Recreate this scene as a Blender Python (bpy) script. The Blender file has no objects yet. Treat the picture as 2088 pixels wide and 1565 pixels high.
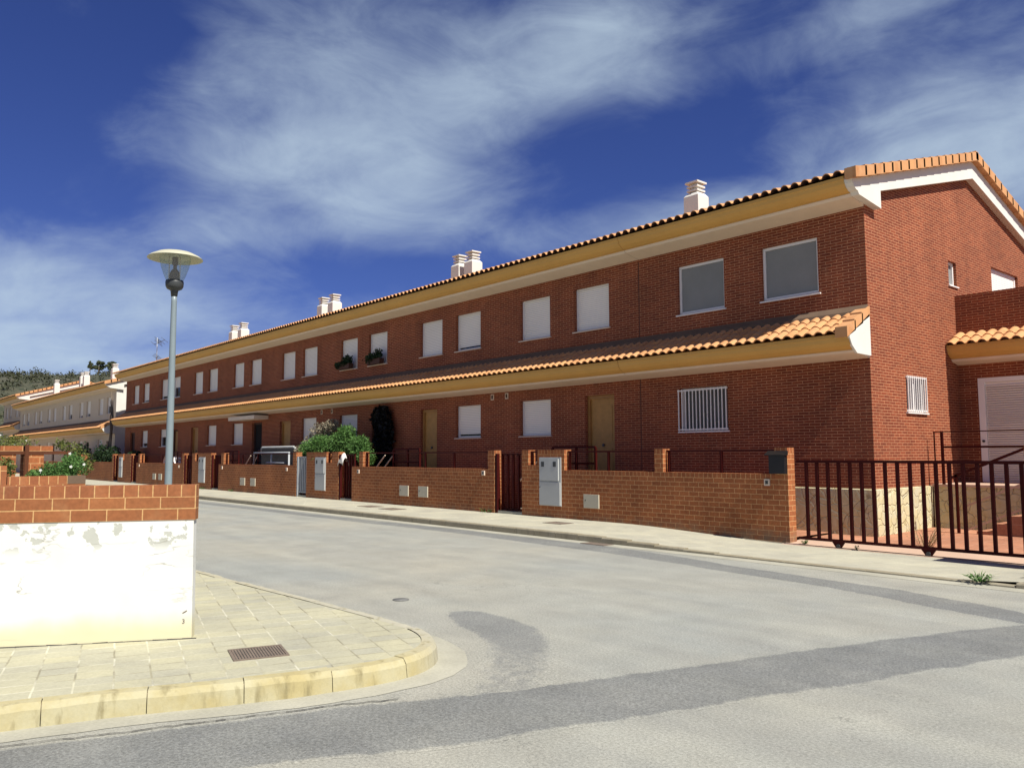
import bpy, math, random
import numpy as np
from mathutils import Vector, Matrix
random.seed(7); RNG = np.random.default_rng(7)
scene = bpy.context.scene
COL = scene.collection
R = math.radians

# ------------------------------------------------------------------ camera
CAM_RIGHT = Vector((0.65030, 0.75966, -0.00418)); CAM_FWD = Vector((-0.75666, 0.64820, 0.08543))
cam_d = bpy.data.cameras.new('camera'); cam = bpy.data.objects.new('camera', cam_d); COL.objects.link(cam)
cam_d.sensor_width = 36; cam_d.lens = 36 * 1662 / 2088; cam_d.clip_end = 6000; cam_d.clip_start = 0.05
_r = CAM_RIGHT.normalized(); _f = CAM_FWD.normalized(); _u = _r.cross(_f).normalized(); _r = _f.cross(_u).normalized()
cam.matrix_world = Matrix.Translation((0, 0, 1.75)) @ Matrix((_r, _u, -_f)).transposed().to_4x4()
scene.camera = cam

# ------------------------------------------------------------------ light and sky
SUN_EL = R(52); SUN_AZ = R(92.6)                      # azimuth from +Y towards +X
SUN_DIR = Vector((math.sin(SUN_AZ) * math.cos(SUN_EL), math.cos(SUN_AZ) * math.cos(SUN_EL), math.sin(SUN_EL)))
sl = bpy.data.lights.new('sun', 'SUN'); sl.energy = 5.0; sl.angle = R(0.5); sl.color = (1.0, 0.95, 0.86)
sun = bpy.data.objects.new('sun', sl); COL.objects.link(sun)
sun.rotation_euler = SUN_DIR.to_track_quat('Z', 'Y').to_euler(); sun.location = (30, -10, 60)
scene.view_settings.view_transform = 'Standard'; scene.view_settings.look = 'None'
scene.view_settings.exposure = 0.60; scene.view_settings.gamma = 1.0; scene.view_settings.use_curve_mapping = False
SKY_STRENGTH = 0.05
scene.cycles.max_bounces = 6; scene.cycles.diffuse_bounces = 4; scene.cycles.transparent_max_bounces = 8


class NT:
    """small helper round a node tree"""
    def __init__(s, tree):
        s.t = tree; s.n = tree.nodes; s.l = tree.links; s.n.clear()
    def new(s, typ, **kw):
        n = s.n.new(typ)
        for k, v in kw.items(): setattr(n, k, v)
        return n
    def set(s, sock, v):
        if isinstance(v, bpy.types.NodeSocket): s.l.new(v, sock)
        else: sock.default_value = v
    def math(s, op, a, b=0.0, c=0.0, clamp=False):
        n = s.new('ShaderNodeMath', operation=op, use_clamp=clamp)
        s.set(n.inputs[0], a); s.set(n.inputs[1], b); s.set(n.inputs[2], c); return n.outputs[0]
    def vmath(s, op, a, b=(0, 0, 0)):
        n = s.new('ShaderNodeVectorMath', operation=op); s.set(n.inputs[0], a); s.set(n.inputs[1], b)
        return n.outputs['Value'] if op in ('DOT_PRODUCT', 'LENGTH') else n.outputs[0]
    def sep(s, v):
        n = s.new('ShaderNodeSeparateXYZ'); s.set(n.inputs[0], v); return n.outputs
    def comb(s, x, y, z):
        n = s.new('ShaderNodeCombineXYZ'); s.set(n.inputs[0], x); s.set(n.inputs[1], y); s.set(n.inputs[2], z); return n.outputs[0]
    def noise(s, v, scale, detail=4, rough=0.55, dist=0.0, dim='3D'):
        n = s.new('ShaderNodeTexNoise', noise_dimensions=dim); s.set(n.inputs['Vector'], v)
        n.inputs['Scale'].default_value = scale; n.inputs['Detail'].default_value = detail
        n.inputs['Roughness'].default_value = rough; n.inputs['Distortion'].default_value = dist
        return n.outputs['Fac']
    def mix(s, fac, a, b, mode='MIX'):
        n = s.new('ShaderNodeMix', data_type='RGBA', blend_type=mode); s.set(n.inputs[0], fac)
        s.set(n.inputs[6], a if isinstance(a, bpy.types.NodeSocket) else (*a, 1)); s.set(n.inputs[7], b if isinstance(b, bpy.types.NodeSocket) else (*b, 1))
        return n.outputs[2]
    def mapr(s, v, a, b, c=0.0, d=1.0, smooth=False):
        n = s.new('ShaderNodeMapRange', interpolation_type='SMOOTHSTEP' if smooth else 'LINEAR')
        s.set(n.inputs[0], v); n.inputs[1].default_value = a; n.inputs[2].default_value = b
        n.inputs[3].default_value = c; n.inputs[4].default_value = d; return n.outputs[0]


# world: Nishita sky with cirrus placed by direction
world = bpy.data.worlds.new('World'); scene.world = world; world.use_nodes = True
w = NT(world.node_tree)
sky = w.new('ShaderNodeTexSky', sky_type='NISHITA', sun_disc=False, sun_elevation=SUN_EL, sun_rotation=SUN_AZ)
sky.altitude = 300; sky.air_density = 1.0; sky.dust_density = 0.3; sky.ozone_density = 3.0
hs = w.new('ShaderNodeHueSaturation'); hs.inputs['Saturation'].default_value = 1.0; hs.inputs['Value'].default_value = 1.0
w.l.new(w.mix(1.0, sky.outputs[0], (0.41, 0.485, 0.98), 'MULTIPLY'), hs.inputs['Color'])
d = w.vmath('NORMALIZE', w.new('ShaderNodeTexCoord').outputs['Generated'])
dx, dy, dz = w.sep(d)
# cirrus layer: direction projected on a flat layer overhead
dzc = w.math('MAXIMUM', dz, 0.03)
lay = w.comb(w.math('DIVIDE', dx, dzc), w.math('DIVIDE', dy, dzc), 0.0)
warp = w.new('ShaderNodeTexNoise'); w.set(warp.inputs['Vector'], lay); warp.inputs['Scale'].default_value = 0.5; warp.inputs['Detail'].default_value = 3
layw = w.vmath('ADD', lay, w.vmath('MULTIPLY', w.vmath('SUBTRACT', warp.outputs['Color'], (0.5, 0.5, 0.5)), (1.1, 1.1, 0)))
mp = w.new('ShaderNodeMapping'); w.set(mp.inputs['Vector'], layw); mp.inputs['Rotation'].default_value = (0, 0, R(28)); mp.inputs['Scale'].default_value = (0.55, 1.5, 1)
n1 = w.noise(mp.outputs[0], 1.0, 9, 0.56, 0.35)
n2 = w.noise(w.vmath('MULTIPLY', d, (1.0, 1.0, 1.7)), 2.7, 7, 0.55, 0.9)
n3 = w.noise(w.vmath('MULTIPLY', d, (1.0, 1.0, 2.2)), 7.5, 6, 0.6, 0.6)
nn = w.math('ADD', w.math('MULTIPLY', n1, 0.22), w.math('ADD', w.math('MULTIPLY', n2, 0.43), w.math('MULTIPLY', n3, 0.35)))


def dir_of(az, el):                                   # azimuth in degrees from +Y towards +X
    return Vector((math.sin(R(az)) * math.cos(R(el)), math.cos(R(az)) * math.cos(R(el)), math.sin(R(el))))


CLOUDS = [  # azimuth, elevation, half width, half height (deg), tilt (deg), weight
    (-61.0, 21.5, 14.0, 5.6, 14, 1.05), (-45.0, 27.0, 10.0, 4.6, 12, 1.10), (-59.0, 18.0, 9.0, 3.6, -4, 0.85), (-66.0, 25.5, 8.0, 2.4, 20, 0.45),
    (-77.5, 9.8, 13.0, 3.0, -10, 1.25), (-80.0, 5.8, 12.0, 2.3, -4, 1.15), (-21.0, 17.5, 12.5, 6.2, 8, 1.45),
    (-40.0, 15.6, 10.0, 2.0, 8, 0.85), (-26.5, 26.0, 9.0, 2.4, 14, 0.60), (-66.0, 14.8, 9.0, 1.4, 4, 0.50), (-55.0, 10.5, 7.0, 1.2, 8, 0.40), (-63.0, 5.5, 9.0, 1.8, 3, 0.55),
    (-43.0, 20.0, 7.5, 3.2, 0, -0.75), (-79.0, 20.0, 8.0, 7.0, 0, -0.6), (-33.5, 23.0, 5.0, 4.0, 20, -0.45), (-54.0, 13.2, 8.0, 1.6, 8, -0.35),
    (60, 30, 40, 14, 5, 0.7), (160, 35, 50, 20, 0, 0.5), (-150, 28, 40, 18, 0, 0.5)]  # unseen clouds out of view, added to lift the light in the shade
tot = None
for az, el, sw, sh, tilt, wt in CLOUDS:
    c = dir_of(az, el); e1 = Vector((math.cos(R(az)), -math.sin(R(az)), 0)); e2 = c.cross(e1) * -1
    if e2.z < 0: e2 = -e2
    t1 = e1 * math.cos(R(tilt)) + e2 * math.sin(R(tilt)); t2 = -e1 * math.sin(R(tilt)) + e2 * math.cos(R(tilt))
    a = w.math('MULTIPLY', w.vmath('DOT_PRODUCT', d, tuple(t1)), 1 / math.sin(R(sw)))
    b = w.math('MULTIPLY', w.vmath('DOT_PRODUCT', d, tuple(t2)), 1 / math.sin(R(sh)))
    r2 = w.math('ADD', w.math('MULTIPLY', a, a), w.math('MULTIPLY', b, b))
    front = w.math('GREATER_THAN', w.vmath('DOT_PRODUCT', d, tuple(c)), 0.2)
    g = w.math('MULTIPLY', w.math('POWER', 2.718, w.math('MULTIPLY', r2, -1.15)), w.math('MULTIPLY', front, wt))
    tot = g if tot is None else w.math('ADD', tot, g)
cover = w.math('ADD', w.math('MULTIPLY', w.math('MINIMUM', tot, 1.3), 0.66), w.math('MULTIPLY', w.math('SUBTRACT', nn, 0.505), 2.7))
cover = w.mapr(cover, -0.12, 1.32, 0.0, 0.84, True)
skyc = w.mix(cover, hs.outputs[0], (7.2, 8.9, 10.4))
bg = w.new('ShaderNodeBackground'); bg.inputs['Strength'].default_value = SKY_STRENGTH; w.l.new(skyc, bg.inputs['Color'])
wo = w.new('ShaderNodeOutputWorld'); w.l.new(bg.outputs[0], wo.inputs['Surface'])


# ------------------------------------------------------------------ materials
def mat(name):
    m = bpy.data.materials.new(name); m.use_nodes = True
    t = NT(m.node_tree); out = t.new('ShaderNodeOutputMaterial'); p = t.new('ShaderNodeBsdfPrincipled')
    t.l.new(p.outputs[0], out.inputs[0]); t.p = p
    return m, t


def bump(t, h, strength=0.4, dist=0.01):
    b = t.new('ShaderNodeBump'); b.inputs['Strength'].default_value = strength; b.inputs['Distance'].default_value = dist
    t.set(b.inputs['Height'], h); t.l.new(b.outputs[0], t.p.inputs['Normal'])


def plain(name, col, rough=0.6, var=0.12, scale=3.0, metal=0.0, spec=0.4, fine=40.0):
    m, t = mat(name); pos = t.new('ShaderNodeNewGeometry').outputs['Position']
    f = t.math('ADD', t.math('MULTIPLY', t.noise(pos, scale, 5), 0.65), t.math('MULTIPLY', t.noise(pos, fine, 2), 0.35))
    lo = tuple(c * (1 - var * 1.4) for c in col); hi = tuple(min(1, c * (1 + var * 1.4)) for c in col)
    t.l.new(t.mix(t.mapr(f, 0.25, 0.75), lo, hi), t.p.inputs['Base Color'])
    t.p.inputs['Roughness'].default_value = rough; t.p.inputs['Metallic'].default_value = metal; t.p.inputs['Specular IOR Level'].default_value = spec
    return m


def uv_nodes(t, space):
    tc = t.new('ShaderNodeTexCoord'); ge = t.new('ShaderNodeNewGeometry')
    if space == 'WORLD': P, N = ge.outputs['Position'], ge.outputs['True Normal']
    else: P, N = tc.outputs['Object'], tc.outputs['Normal']
    x, y, z = t.sep(P); nx, ny, nz = t.sep(N)
    top = t.math('GREATER_THAN', t.math('ABSOLUTE', nz), 0.8)
    side = t.math('GREATER_THAN', t.math('ABSOLUTE', nx), t.math('ABSOLUTE', ny))
    def lerp(f, a, b): return t.math('ADD', t.math('MULTIPLY', a, t.math('SUBTRACT', 1.0, f)), t.math('MULTIPLY', b, f))
    u = lerp(side, x, y); v = lerp(top, z, y); u = lerp(top, u, x)
    return t.comb(u, v, 0.0), P, z


def brick(name, c1, c2, mortar, bw, rh, ms, space='WORLD', offset=0.5, dirt=0.0, voff=0.0, stain=(0.22, 0.18, 0.12), moss=None, bumpd=0.006, pale=0.0):
    m, t = mat(name); uv, P, z = uv_nodes(t, space)
    uvn = t.vmath('ADD', uv, (0.0, voff, 0.0))
    b = t.new('ShaderNodeTexBrick', offset=offset, offset_frequency=2, squash=1.0)
    t.set(b.inputs['Vector'], uvn); b.inputs['Color1'].default_value = (*c1, 1); b.inputs['Color2'].default_value = (*c2, 1)
    b.inputs['Mortar'].default_value = (*mortar, 1); b.inputs['Scale'].default_value = 1.0; b.inputs['Mortar Size'].default_value = ms
    b.inputs['Mortar Smooth'].default_value = 0.25; b.inputs['Brick Width'].default_value = bw; b.inputs['Row Height'].default_value = rh
    col = b.outputs['Color']
    big = t.noise(P, 0.55, 6, 0.6); fine = t.noise(P, 26, 3, 0.6); mid = t.noise(P, 4.0, 4, 0.6)
    col = t.mix(1.0, col, t.mix(t.mapr(big, 0.3, 0.7), (0.80, 0.78, 0.78), (1.15, 1.13, 1.10)), 'MULTIPLY')
    col = t.mix(1.0, col, t.mix(t.mapr(fine, 0.3, 0.7), (0.84, 0.84, 0.84), (1.14, 1.14, 1.14)), 'MULTIPLY')
    strk = t.noise(t.vmath('MULTIPLY', P, (2.2, 2.2, 0.22)), 1.0, 5, 0.6)
    col = t.mix(1.0, col, t.mix(t.mapr(strk, 0.32, 0.7), (0.92, 0.91, 0.91), (1.06, 1.06, 1.06)), 'MULTIPLY')
    if pale: col = t.mix(t.math('MULTIPLY', t.mapr(mid, 0.56, 0.74, 0, 1, True), pale), col, mortar)
    if dirt: col = t.mix(t.math('MULTIPLY', t.mapr(mid, 0.5, 0.72), dirt), col, stain)
    if moss: col = t.mix(t.math('MULTIPLY', t.mapr(z, moss[0], moss[1], 0.85, 0.0), t.mapr(mid, 0.35, 0.6)), col, stain)
    t.l.new(col, t.p.inputs['Base Color']); t.p.inputs['Roughness'].default_value = 0.86; t.p.inputs['Specular IOR Level'].default_value = 0.25
    h = t.math('ADD', t.math('MULTIPLY', b.outputs['Fac'], -1.0), t.math('MULTIPLY', fine, 0.35))
    bump(t, h, 0.5, bumpd)
    return m


M = {}
M['facade'] = brick('facade_brick', (0.238, 0.061, 0.026), (0.165, 0.040, 0.019), (0.49, 0.255, 0.135), 0.25, 0.061, 0.0056, pale=0.16)
M['wallbrick'] = brick('garden_wall_brick', (0.335, 0.118, 0.042), (0.255, 0.086, 0.032), (0.56, 0.33, 0.15), 0.255, 0.10, 0.0055, voff=0.07, moss=(0.05, 0.34), stain=(0.17, 0.13, 0.085))
M['header'] = brick('header_course_brick', (0.33, 0.115, 0.042), (0.25, 0.084, 0.032), (0.56, 0.33, 0.15), 0.115, 0.40, 0.0055, offset=0.0, voff=0.05)
M['cornerbrick'] = brick('corner_wall_brick', (0.315, 0.124, 0.047), (0.262, 0.098, 0.038), (0.56, 0.35, 0.15), 0.29, 0.1033, 0.0055, space='OBJECT', voff=0.0, pale=0.12, dirt=0.10, stain=(0.26, 0.15, 0.085), bumpd=0.004)
M['cornerheader'] = brick('corner_wall_header_brick', (0.315, 0.120, 0.047), (0.252, 0.091, 0.039), (0.56, 0.35, 0.15), 0.1185, 0.40, 0.0055, space='OBJECT', offset=0.0, voff=0.2, pale=0.28, dirt=0.15, stain=(0.33, 0.22, 0.14), bumpd=0.004)
M['ochre'] = plain('ochre_cornice_paint', (0.56, 0.325, 0.088), 0.7, 0.08, 1.2)
M['soffit'] = plain('pale_soffit_render', (0.66, 0.55, 0.43), 0.8, 0.06)
M['white'] = plain('white_render', (0.62, 0.605, 0.55), 0.8, 0.07, 1.6)
M['whitemetal'] = plain('white_window_metal', (0.76, 0.74, 0.71), 0.45, 0.03)
M['screen'] = plain('grey_window_screen', (0.22, 0.225, 0.215), 0.75, 0.08, 2.0)
M['brownmetal'] = plain('brown_fence_paint', (0.10, 0.036, 0.016), 0.6, 0.1, 8, spec=0.15)
M['covergrey'] = plain('worn_grey_cover', (0.15, 0.15, 0.14), 0.8, 0.2, 20)
M['darkblind'] = plain('dark_grey_blind', (0.085, 0.085, 0.082), 0.7, 0.08, 2.0)
M['glass'] = plain('dark_window_glass', (0.02, 0.022, 0.025), 0.08, 0.1, spec=0.6)
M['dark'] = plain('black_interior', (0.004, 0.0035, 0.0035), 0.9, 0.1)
M['wood'] = plain('varnished_wood', (0.38, 0.20, 0.050), 0.5, 0.18, 6)
M['wooddark'] = plain('varnished_frame_wood', (0.33, 0.165, 0.045), 0.5, 0.18, 6)
M['redmetal'] = plain('dark_red_painted_steel', (0.045, 0.004, 0.003), 0.6, 0.12, 8, spec=0.12)
M['greymetal'] = plain('grey_painted_steel', (0.36, 0.38, 0.39), 0.45, 0.08, 8)
M['galv'] = plain('grey_blue_lamp_paint', (0.19, 0.235, 0.245), 0.42, 0.06, 6, spec=0.5)
M['lampdark'] = plain('dark_lamp_casting', (0.045, 0.05, 0.05), 0.45, 0.1, 6)
M['shade'] = plain('cream_lamp_shade', (0.44, 0.43, 0.31), 0.5, 0.05, 4)
M['cabinet'] = plain('grey_cabinet_plastic', (0.43, 0.44, 0.42), 0.5, 0.06, 3)
M['beigebox'] = plain('beige_cover_plastic', (0.48, 0.44, 0.33), 0.6, 0.05, 3)
M['blackbox'] = plain('black_mailbox_paint', (0.010, 0.010, 0.011), 0.4, 0.1, 3)
M['flashing'] = plain('grey_mortar_flashing', (0.125, 0.082, 0.052), 0.9, 0.15, 3)
M['earth'] = plain('dry_earth', (0.32, 0.26, 0.17), 0.95, 0.2, 0.4)
M['yardtile'] = brick('red_yard_tile', (0.42, 0.20, 0.115), (0.36, 0.17, 0.10), (0.45, 0.29, 0.20), 0.33, 0.33, 0.006, offset=0.0, bumpd=0.003)
M['cream'] = plain('cream_house_render', (0.56, 0.47, 0.36), 0.85, 0.06, 0.8)
M['concrete'] = plain('pale_concrete', (0.34, 0.33, 0.26), 0.9, 0.20, 1.6)
M['pinkcrete'] = plain('pinkish_concrete', (0.47, 0.33, 0.24), 0.9, 0.1, 1.6)
M['iron'] = plain('rusty_cast_iron', (0.16, 0.125, 0.095), 0.75, 0.25, 12)
M['cloth'] = plain('white_cloth', (0.78, 0.74, 0.68), 0.9, 0.06, 5)
M['mesh'] = plain('dark_green_mesh', (0.10, 0.10, 0.08), 0.9, 0.35, 14)
M['bark'] = plain('grey_bark', (0.13, 0.10, 0.07), 0.9, 0.25, 6)
M['pot'] = plain('brown_flower_trough', (0.06, 0.022, 0.012), 0.7, 0.2, 6)
M['crack'] = plain('dark_tar_seam', (0.055, 0.052, 0.046), 0.95, 0.2, 6)


def shutter_mat(name, col, pitch=0.055, axis='z'):
    m, t = mat(name); P = t.new('ShaderNodeNewGeometry').outputs['Position']; x, y, z = t.sep(P)
    f = t.math('FRACT', t.math('DIVIDE', z, pitch)); tri = t.math('ABSOLUTE', t.math('SUBTRACT', f, 0.5))
    gap = t.mapr(tri, 0.40, 0.47, 0, 1)
    c = t.mix(t.math('MULTIPLY', gap, 0.9), tuple(col), tuple(k * 0.35 for k in col))
    c = t.mix(1.0, c, t.mix(t.noise(P, 0.9, 4), (0.90, 0.90, 0.90), (1.08, 1.08, 1.08)), 'MULTIPLY')
    t.l.new(c, t.p.inputs['Base Color']); t.p.inputs['Roughness'].default_value = 0.5
    bump(t, t.math('MULTIPLY', tri, -1.0), 0.35, 0.02)
    return m


M['shutter'] = shutter_mat('pale_roller_shutter', (0.84, 0.79, 0.71))


def tile_mat():
    m, t = mat('terracotta_tile'); P = t.new('ShaderNodeNewGeometry').outputs['Position']; x, y, z = t.sep(P)
    cell = t.comb(t.math('FLOOR', t.math('DIVIDE', x, 0.235)), t.math('FLOOR', t.math('DIVIDE', y, 0.31)), 0.0)
    wn = t.new('ShaderNodeTexWhiteNoise', noise_dimensions='3D'); t.set(wn.inputs['Vector'], cell)
    col = t.mix(wn.outputs['Value'], (0.43, 0.195, 0.075), (0.58, 0.295, 0.120))
    col = t.mix(t.mapr(t.noise(P, 5, 5), 0.35, 0.7), col, (0.52, 0.28, 0.13))
    col = t.mix(t.mapr(t.noise(P, 30, 3), 0.58, 0.8, 0, 0.35), col, (0.25, 0.14, 0.08))
    t.l.new(col, t.p.inputs['Base Color']); t.p.inputs['Roughness'].default_value = 0.8; t.p.inputs['Specular IOR Level'].default_value = 0.3
    return m


M['tile'] = tile_mat()
M['tileunder'] = plain('shade_toned_tile_underside', (0.055, 0.022, 0.018), 0.9, 0.25, 6)  # near-black colour paints the shade inside the hollow eave tiles


def stone_mat():
    m, t = mat('yellow_crazy_stone'); uv, P, z = uv_nodes(t, 'WORLD')
    nz = t.new('ShaderNodeTexNoise'); t.set(nz.inputs['Vector'], P); nz.inputs['Scale'].default_value = 3.0
    uw = t.vmath('ADD', uv, t.vmath('MULTIPLY', t.vmath('SUBTRACT', nz.outputs['Color'], (0.5, 0.5, 0.5)), (0.3, 0.3, 0)))
    v = t.new('ShaderNodeTexVoronoi', feature='DISTANCE_TO_EDGE'); t.set(v.inputs['Vector'], uw); v.inputs['Scale'].default_value = 4.2
    v2 = t.new('ShaderNodeTexVoronoi', feature='F1'); t.set(v2.inputs['Vector'], uw); v2.inputs['Scale'].default_value = 4.2
    _, hue, _2 = t.sep(v2.outputs['Color'])
    col = t.mix(hue, (0.58, 0.54, 0.34), (0.48, 0.45, 0.31)); col = t.mix(t.mapr(t.noise(P, 6, 5), 0.4, 0.7), col, (0.50, 0.43, 0.22))
    brk = t.mapr(t.noise(P, 2.6, 3), 0.42, 0.58)
    crack = t.math('MULTIPLY', t.mapr(v.outputs['Distance'], 0.0, 0.035, 1.0, 0.0), brk)
    col = t.mix(t.math('MULTIPLY', crack, 0.75), col, (0.17, 0.13, 0.07))
    t.l.new(col, t.p.inputs['Base Color']); t.p.inputs['Roughness'].default_value = 0.9
    bump(t, t.math('SUBTRACT', t.mapr(v.outputs['Distance'], 0.0, 0.06), t.math('MULTIPLY', t.noise(P, 14, 4), 0.5)), 0.7, 0.02)
    return m


M['stone'] = stone_mat()


def plaster_mat():
    """white limewash, peeled in grey patches under the brick, dirty yellow at the foot, hairline cracks (object space)"""
    m, t = mat('peeling_white_plaster'); P = t.new('ShaderNodeTexCoord').outputs['Object']; x, y, z = t.sep(P)
    col = t.mix(t.mapr(t.noise(P, 2.0, 5), 0.3, 0.7), (0.62, 0.63, 0.58), (0.70, 0.71, 0.66))
    foot = t.math('ADD', z, t.math('MULTIPLY', t.noise(P, 3.0, 5), -0.18))
    col = t.mix(t.mapr(foot, -0.02, 0.20, 0.62, 0.0, True), col, (0.56, 0.49, 0.22))
    band = t.math('MULTIPLY', t.mapr(z, 0.74, 0.86, 0, 1, True), 1.0)
    pn = t.math('ADD', t.math('MULTIPLY', t.noise(P, 5.2, 4, 0.55, 0.2), 0.8), t.math('MULTIPLY', t.noise(P, 15, 3), 0.2))
    peel = t.math('MULTIPLY', t.mapr(pn, 0.540, 0.555), band)
    col = t.mix(peel, col, t.mix(t.noise(P, 9, 3), (0.40, 0.41, 0.355), (0.48, 0.49, 0.43)))
    c1 = t.mapr(t.math('ABSOLUTE', t.math('SUBTRACT', t.noise(t.vmath('MULTIPLY', P, (0.42, 1.0, 1.35)), 1.0, 6, 0.52, 0.1), 0.50)), 0.0, 0.0034, 1, 0)
    crk = t.math('MULTIPLY', c1, t.mapr(t.noise(P, 1.3, 2), 0.46, 0.58))
    col = t.mix(t.math('MULTIPLY', crk, 0.8), col, (0.27, 0.255, 0.20))
    spots = t.mapr(t.noise(P, 22, 2), 0.755, 0.78); col = t.mix(t.math('MULTIPLY', spots, 0.5), col, (0.40, 0.36, 0.28))
    t.l.new(col, t.p.inputs['Base Color']); t.p.inputs['Roughness'].default_value = 0.9; t.p.inputs['Specular IOR Level'].default_value = 0.15
    bump(t, t.math('SUBTRACT', t.math('MULTIPLY', t.noise(P, 12, 4), 0.3), t.math('ADD', peel, crk)), 0.3, 0.006)
    return m


M['plaster'] = plaster_mat()


def road_mat(name, patch=None):
    """dusty bleached asphalt; patch=(dark, light, speck) lays newer grey asphalt over it, worn away towards its edge (attribute 'blend')"""
    m, t = mat(name); P = t.new('ShaderNodeNewGeometry').outputs['Position']
    big = t.noise(P, 0.22, 6, 0.6, 0.4); mid = t.noise(P, 1.6, 5, 0.6); fine = t.noise(P, 48, 3, 0.7); grit = t.noise(P, 120, 2, 0.6)
    st = t.noise(t.vmath('MULTIPLY', P, (0.25, 2.2, 1.0)), 0.8, 5, 0.6)
    col = t.mix(t.mapr(big, 0.35, 0.68), (0.265, 0.275, 0.250), (0.315, 0.305, 0.252))
    ck = t.mapr(t.math('ABSOLUTE', t.math('SUBTRACT', t.noise(P, 0.35, 6, 0.6, 0.3), 0.5)), 0.0, 0.0022, 1, 0)
    ck = t.math('MULTIPLY', ck, t.mapr(t.noise(P, 0.5, 2), 0.5, 0.6, 0, 0.45)); col = t.mix(ck, col, (0.10, 0.10, 0.09))
    col = t.mix(t.mapr(t.noise(P, 0.9, 4, 0.6), 0.60, 0.78, 0, 0.35), col, (0.17, 0.175, 0.165))
    speck, amt = 0.7, 0.26
    if patch:
        at = t.new('ShaderNodeAttribute'); at.attribute_name = 'blend'
        ed = t.math('ADD', at.outputs['Fac'], t.math('MULTIPLY', t.math('SUBTRACT', t.noise(P, 9, 5, 0.65), 0.5), 0.75))
        fac = t.math('MULTIPLY', t.mapr(ed, 0.18, 0.62, 0, 1, True), t.mapr(t.noise(P, 0.9, 4, 0.6), 0.3, 0.65, 0.72, 1.0))
        col = t.mix(fac, col, t.mix(t.mapr(big, 0.35, 0.68), patch[0], patch[1])); amt = 0.36
    col = t.mix(1.0, col, t.mix(t.mapr(st, 0.3, 0.7), (0.90, 0.90, 0.91), (1.08, 1.08, 1.06)), 'MULTIPLY')
    col = t.mix(1.0, col, t.mix(t.mapr(mid, 0.3, 0.7), (0.90, 0.90, 0.90), (1.08, 1.08, 1.08)), 'MULTIPLY')
    col = t.mix(1.0, col, t.mix(t.mapr(fine, 0.3, 0.7), (1 - amt,) * 3, (1 + amt,) * 3), 'MULTIPLY')
    col = t.mix(t.mapr(grit, 0.58, 0.70, 0, speck), col, (0.085, 0.083, 0.075))
    col = t.mix(t.mapr(t.noise(P, 95, 2, 0.6), 0.62, 0.72, 0, 0.5), col, (0.42, 0.41, 0.36))
    t.l.new(col, t.p.inputs['Base Color']); t.p.inputs['Roughness'].default_value = 0.92; t.p.inputs['Specular IOR Level'].default_value = 0.2
    bump(t, t.math('ADD', fine, grit), 0.45, 0.005)
    return m


M['road'] = road_mat('dusty_worn_asphalt')
M['patch'] = road_mat('grey_patch_asphalt', ((0.148, 0.155, 0.152), (0.172, 0.176, 0.164)))
M['patchfade'] = road_mat('faded_patch_asphalt', ((0.165, 0.172, 0.168), (0.19, 0.194, 0.18)))


def paving_mat(name, c1, c2, gro, bw, rh, rot, ms=0.006, strong=1.0):
    m, t = mat(name); P = t.new('ShaderNodeNewGeometry').outputs['Position']
    mp = t.new('ShaderNodeMapping'); t.set(mp.inputs['Vector'], P); mp.inputs['Rotation'].default_value = (0, 0, rot)
    wv = t.new('ShaderNodeTexNoise'); t.set(wv.inputs['Vector'], P); wv.inputs['Scale'].default_value = 3.0
    vec = t.vmath('ADD', mp.outputs[0], t.vmath('MULTIPLY', t.vmath('SUBTRACT', wv.outputs['Color'], (0.5, 0.5, 0.5)), (0.02, 0.02, 0)))
    b = t.new('ShaderNodeTexBrick', offset=0.0); t.set(b.inputs['Vector'], vec); b.inputs['Scale'].default_value = 1
    b.inputs['Color1'].default_value = (*c1, 1); b.inputs['Color2'].default_value = (*c2, 1); b.inputs['Mortar'].default_value = (*c1, 1)
    b.inputs['Mortar Size'].default_value = ms; b.inputs['Mortar Smooth'].default_value = 0.3; b.inputs['Brick Width'].default_value = bw; b.inputs['Row Height'].default_value = rh
    gcol = t.mix(t.mapr(t.noise(P, 2.1, 3), 0.42, 0.58), gro, tuple(min(1, k * 1.5) for k in c2))
    col = t.mix(t.math('MULTIPLY', b.outputs['Fac'], t.mapr(t.noise(P, 3.3, 4), 0.34, 0.58, 0.45 * strong, 1.0 * strong)), b.outputs['Color'], gcol)
    col = t.mix(1.0, col, t.mix(t.mapr(t.noise(P, 1.1, 6, 0.6), 0.3, 0.7), (0.84, 0.84, 0.86), (1.12, 1.11, 1.06)), 'MULTIPLY')
    col = t.mix(1.0, col, t.mix(t.mapr(t.noise(P, 45, 3), 0.3, 0.7), (0.92,) * 3, (1.08,) * 3), 'MULTIPLY')
    t.l.new(col, t.p.inputs['Base Color']); t.p.inputs['Roughness'].default_value = 0.9; t.p.inputs['Specular IOR Level'].default_value = 0.2
    bump(t, t.math('ADD', t.math('MULTIPLY', b.outputs['Fac'], -1.0), t.math('MULTIPLY', t.noise(P, 45, 3), 0.5)), 0.4, 0.004)
    return m


KERB_ROT = math.atan2(0.966, 0.26)
M['nearpave'] = paving_mat('worn_paving_near', (0.405, 0.388, 0.268), (0.350, 0.343, 0.265), (0.235, 0.22, 0.155), 0.25, 0.20, -KERB_ROT, 0.008)
M['farpave'] = paving_mat('pale_paving_far', (0.40, 0.385, 0.30), (0.36, 0.35, 0.28), (0.29, 0.27, 0.20), 0.40, 0.20, R(-62), 0.008, 0.8)


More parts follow.
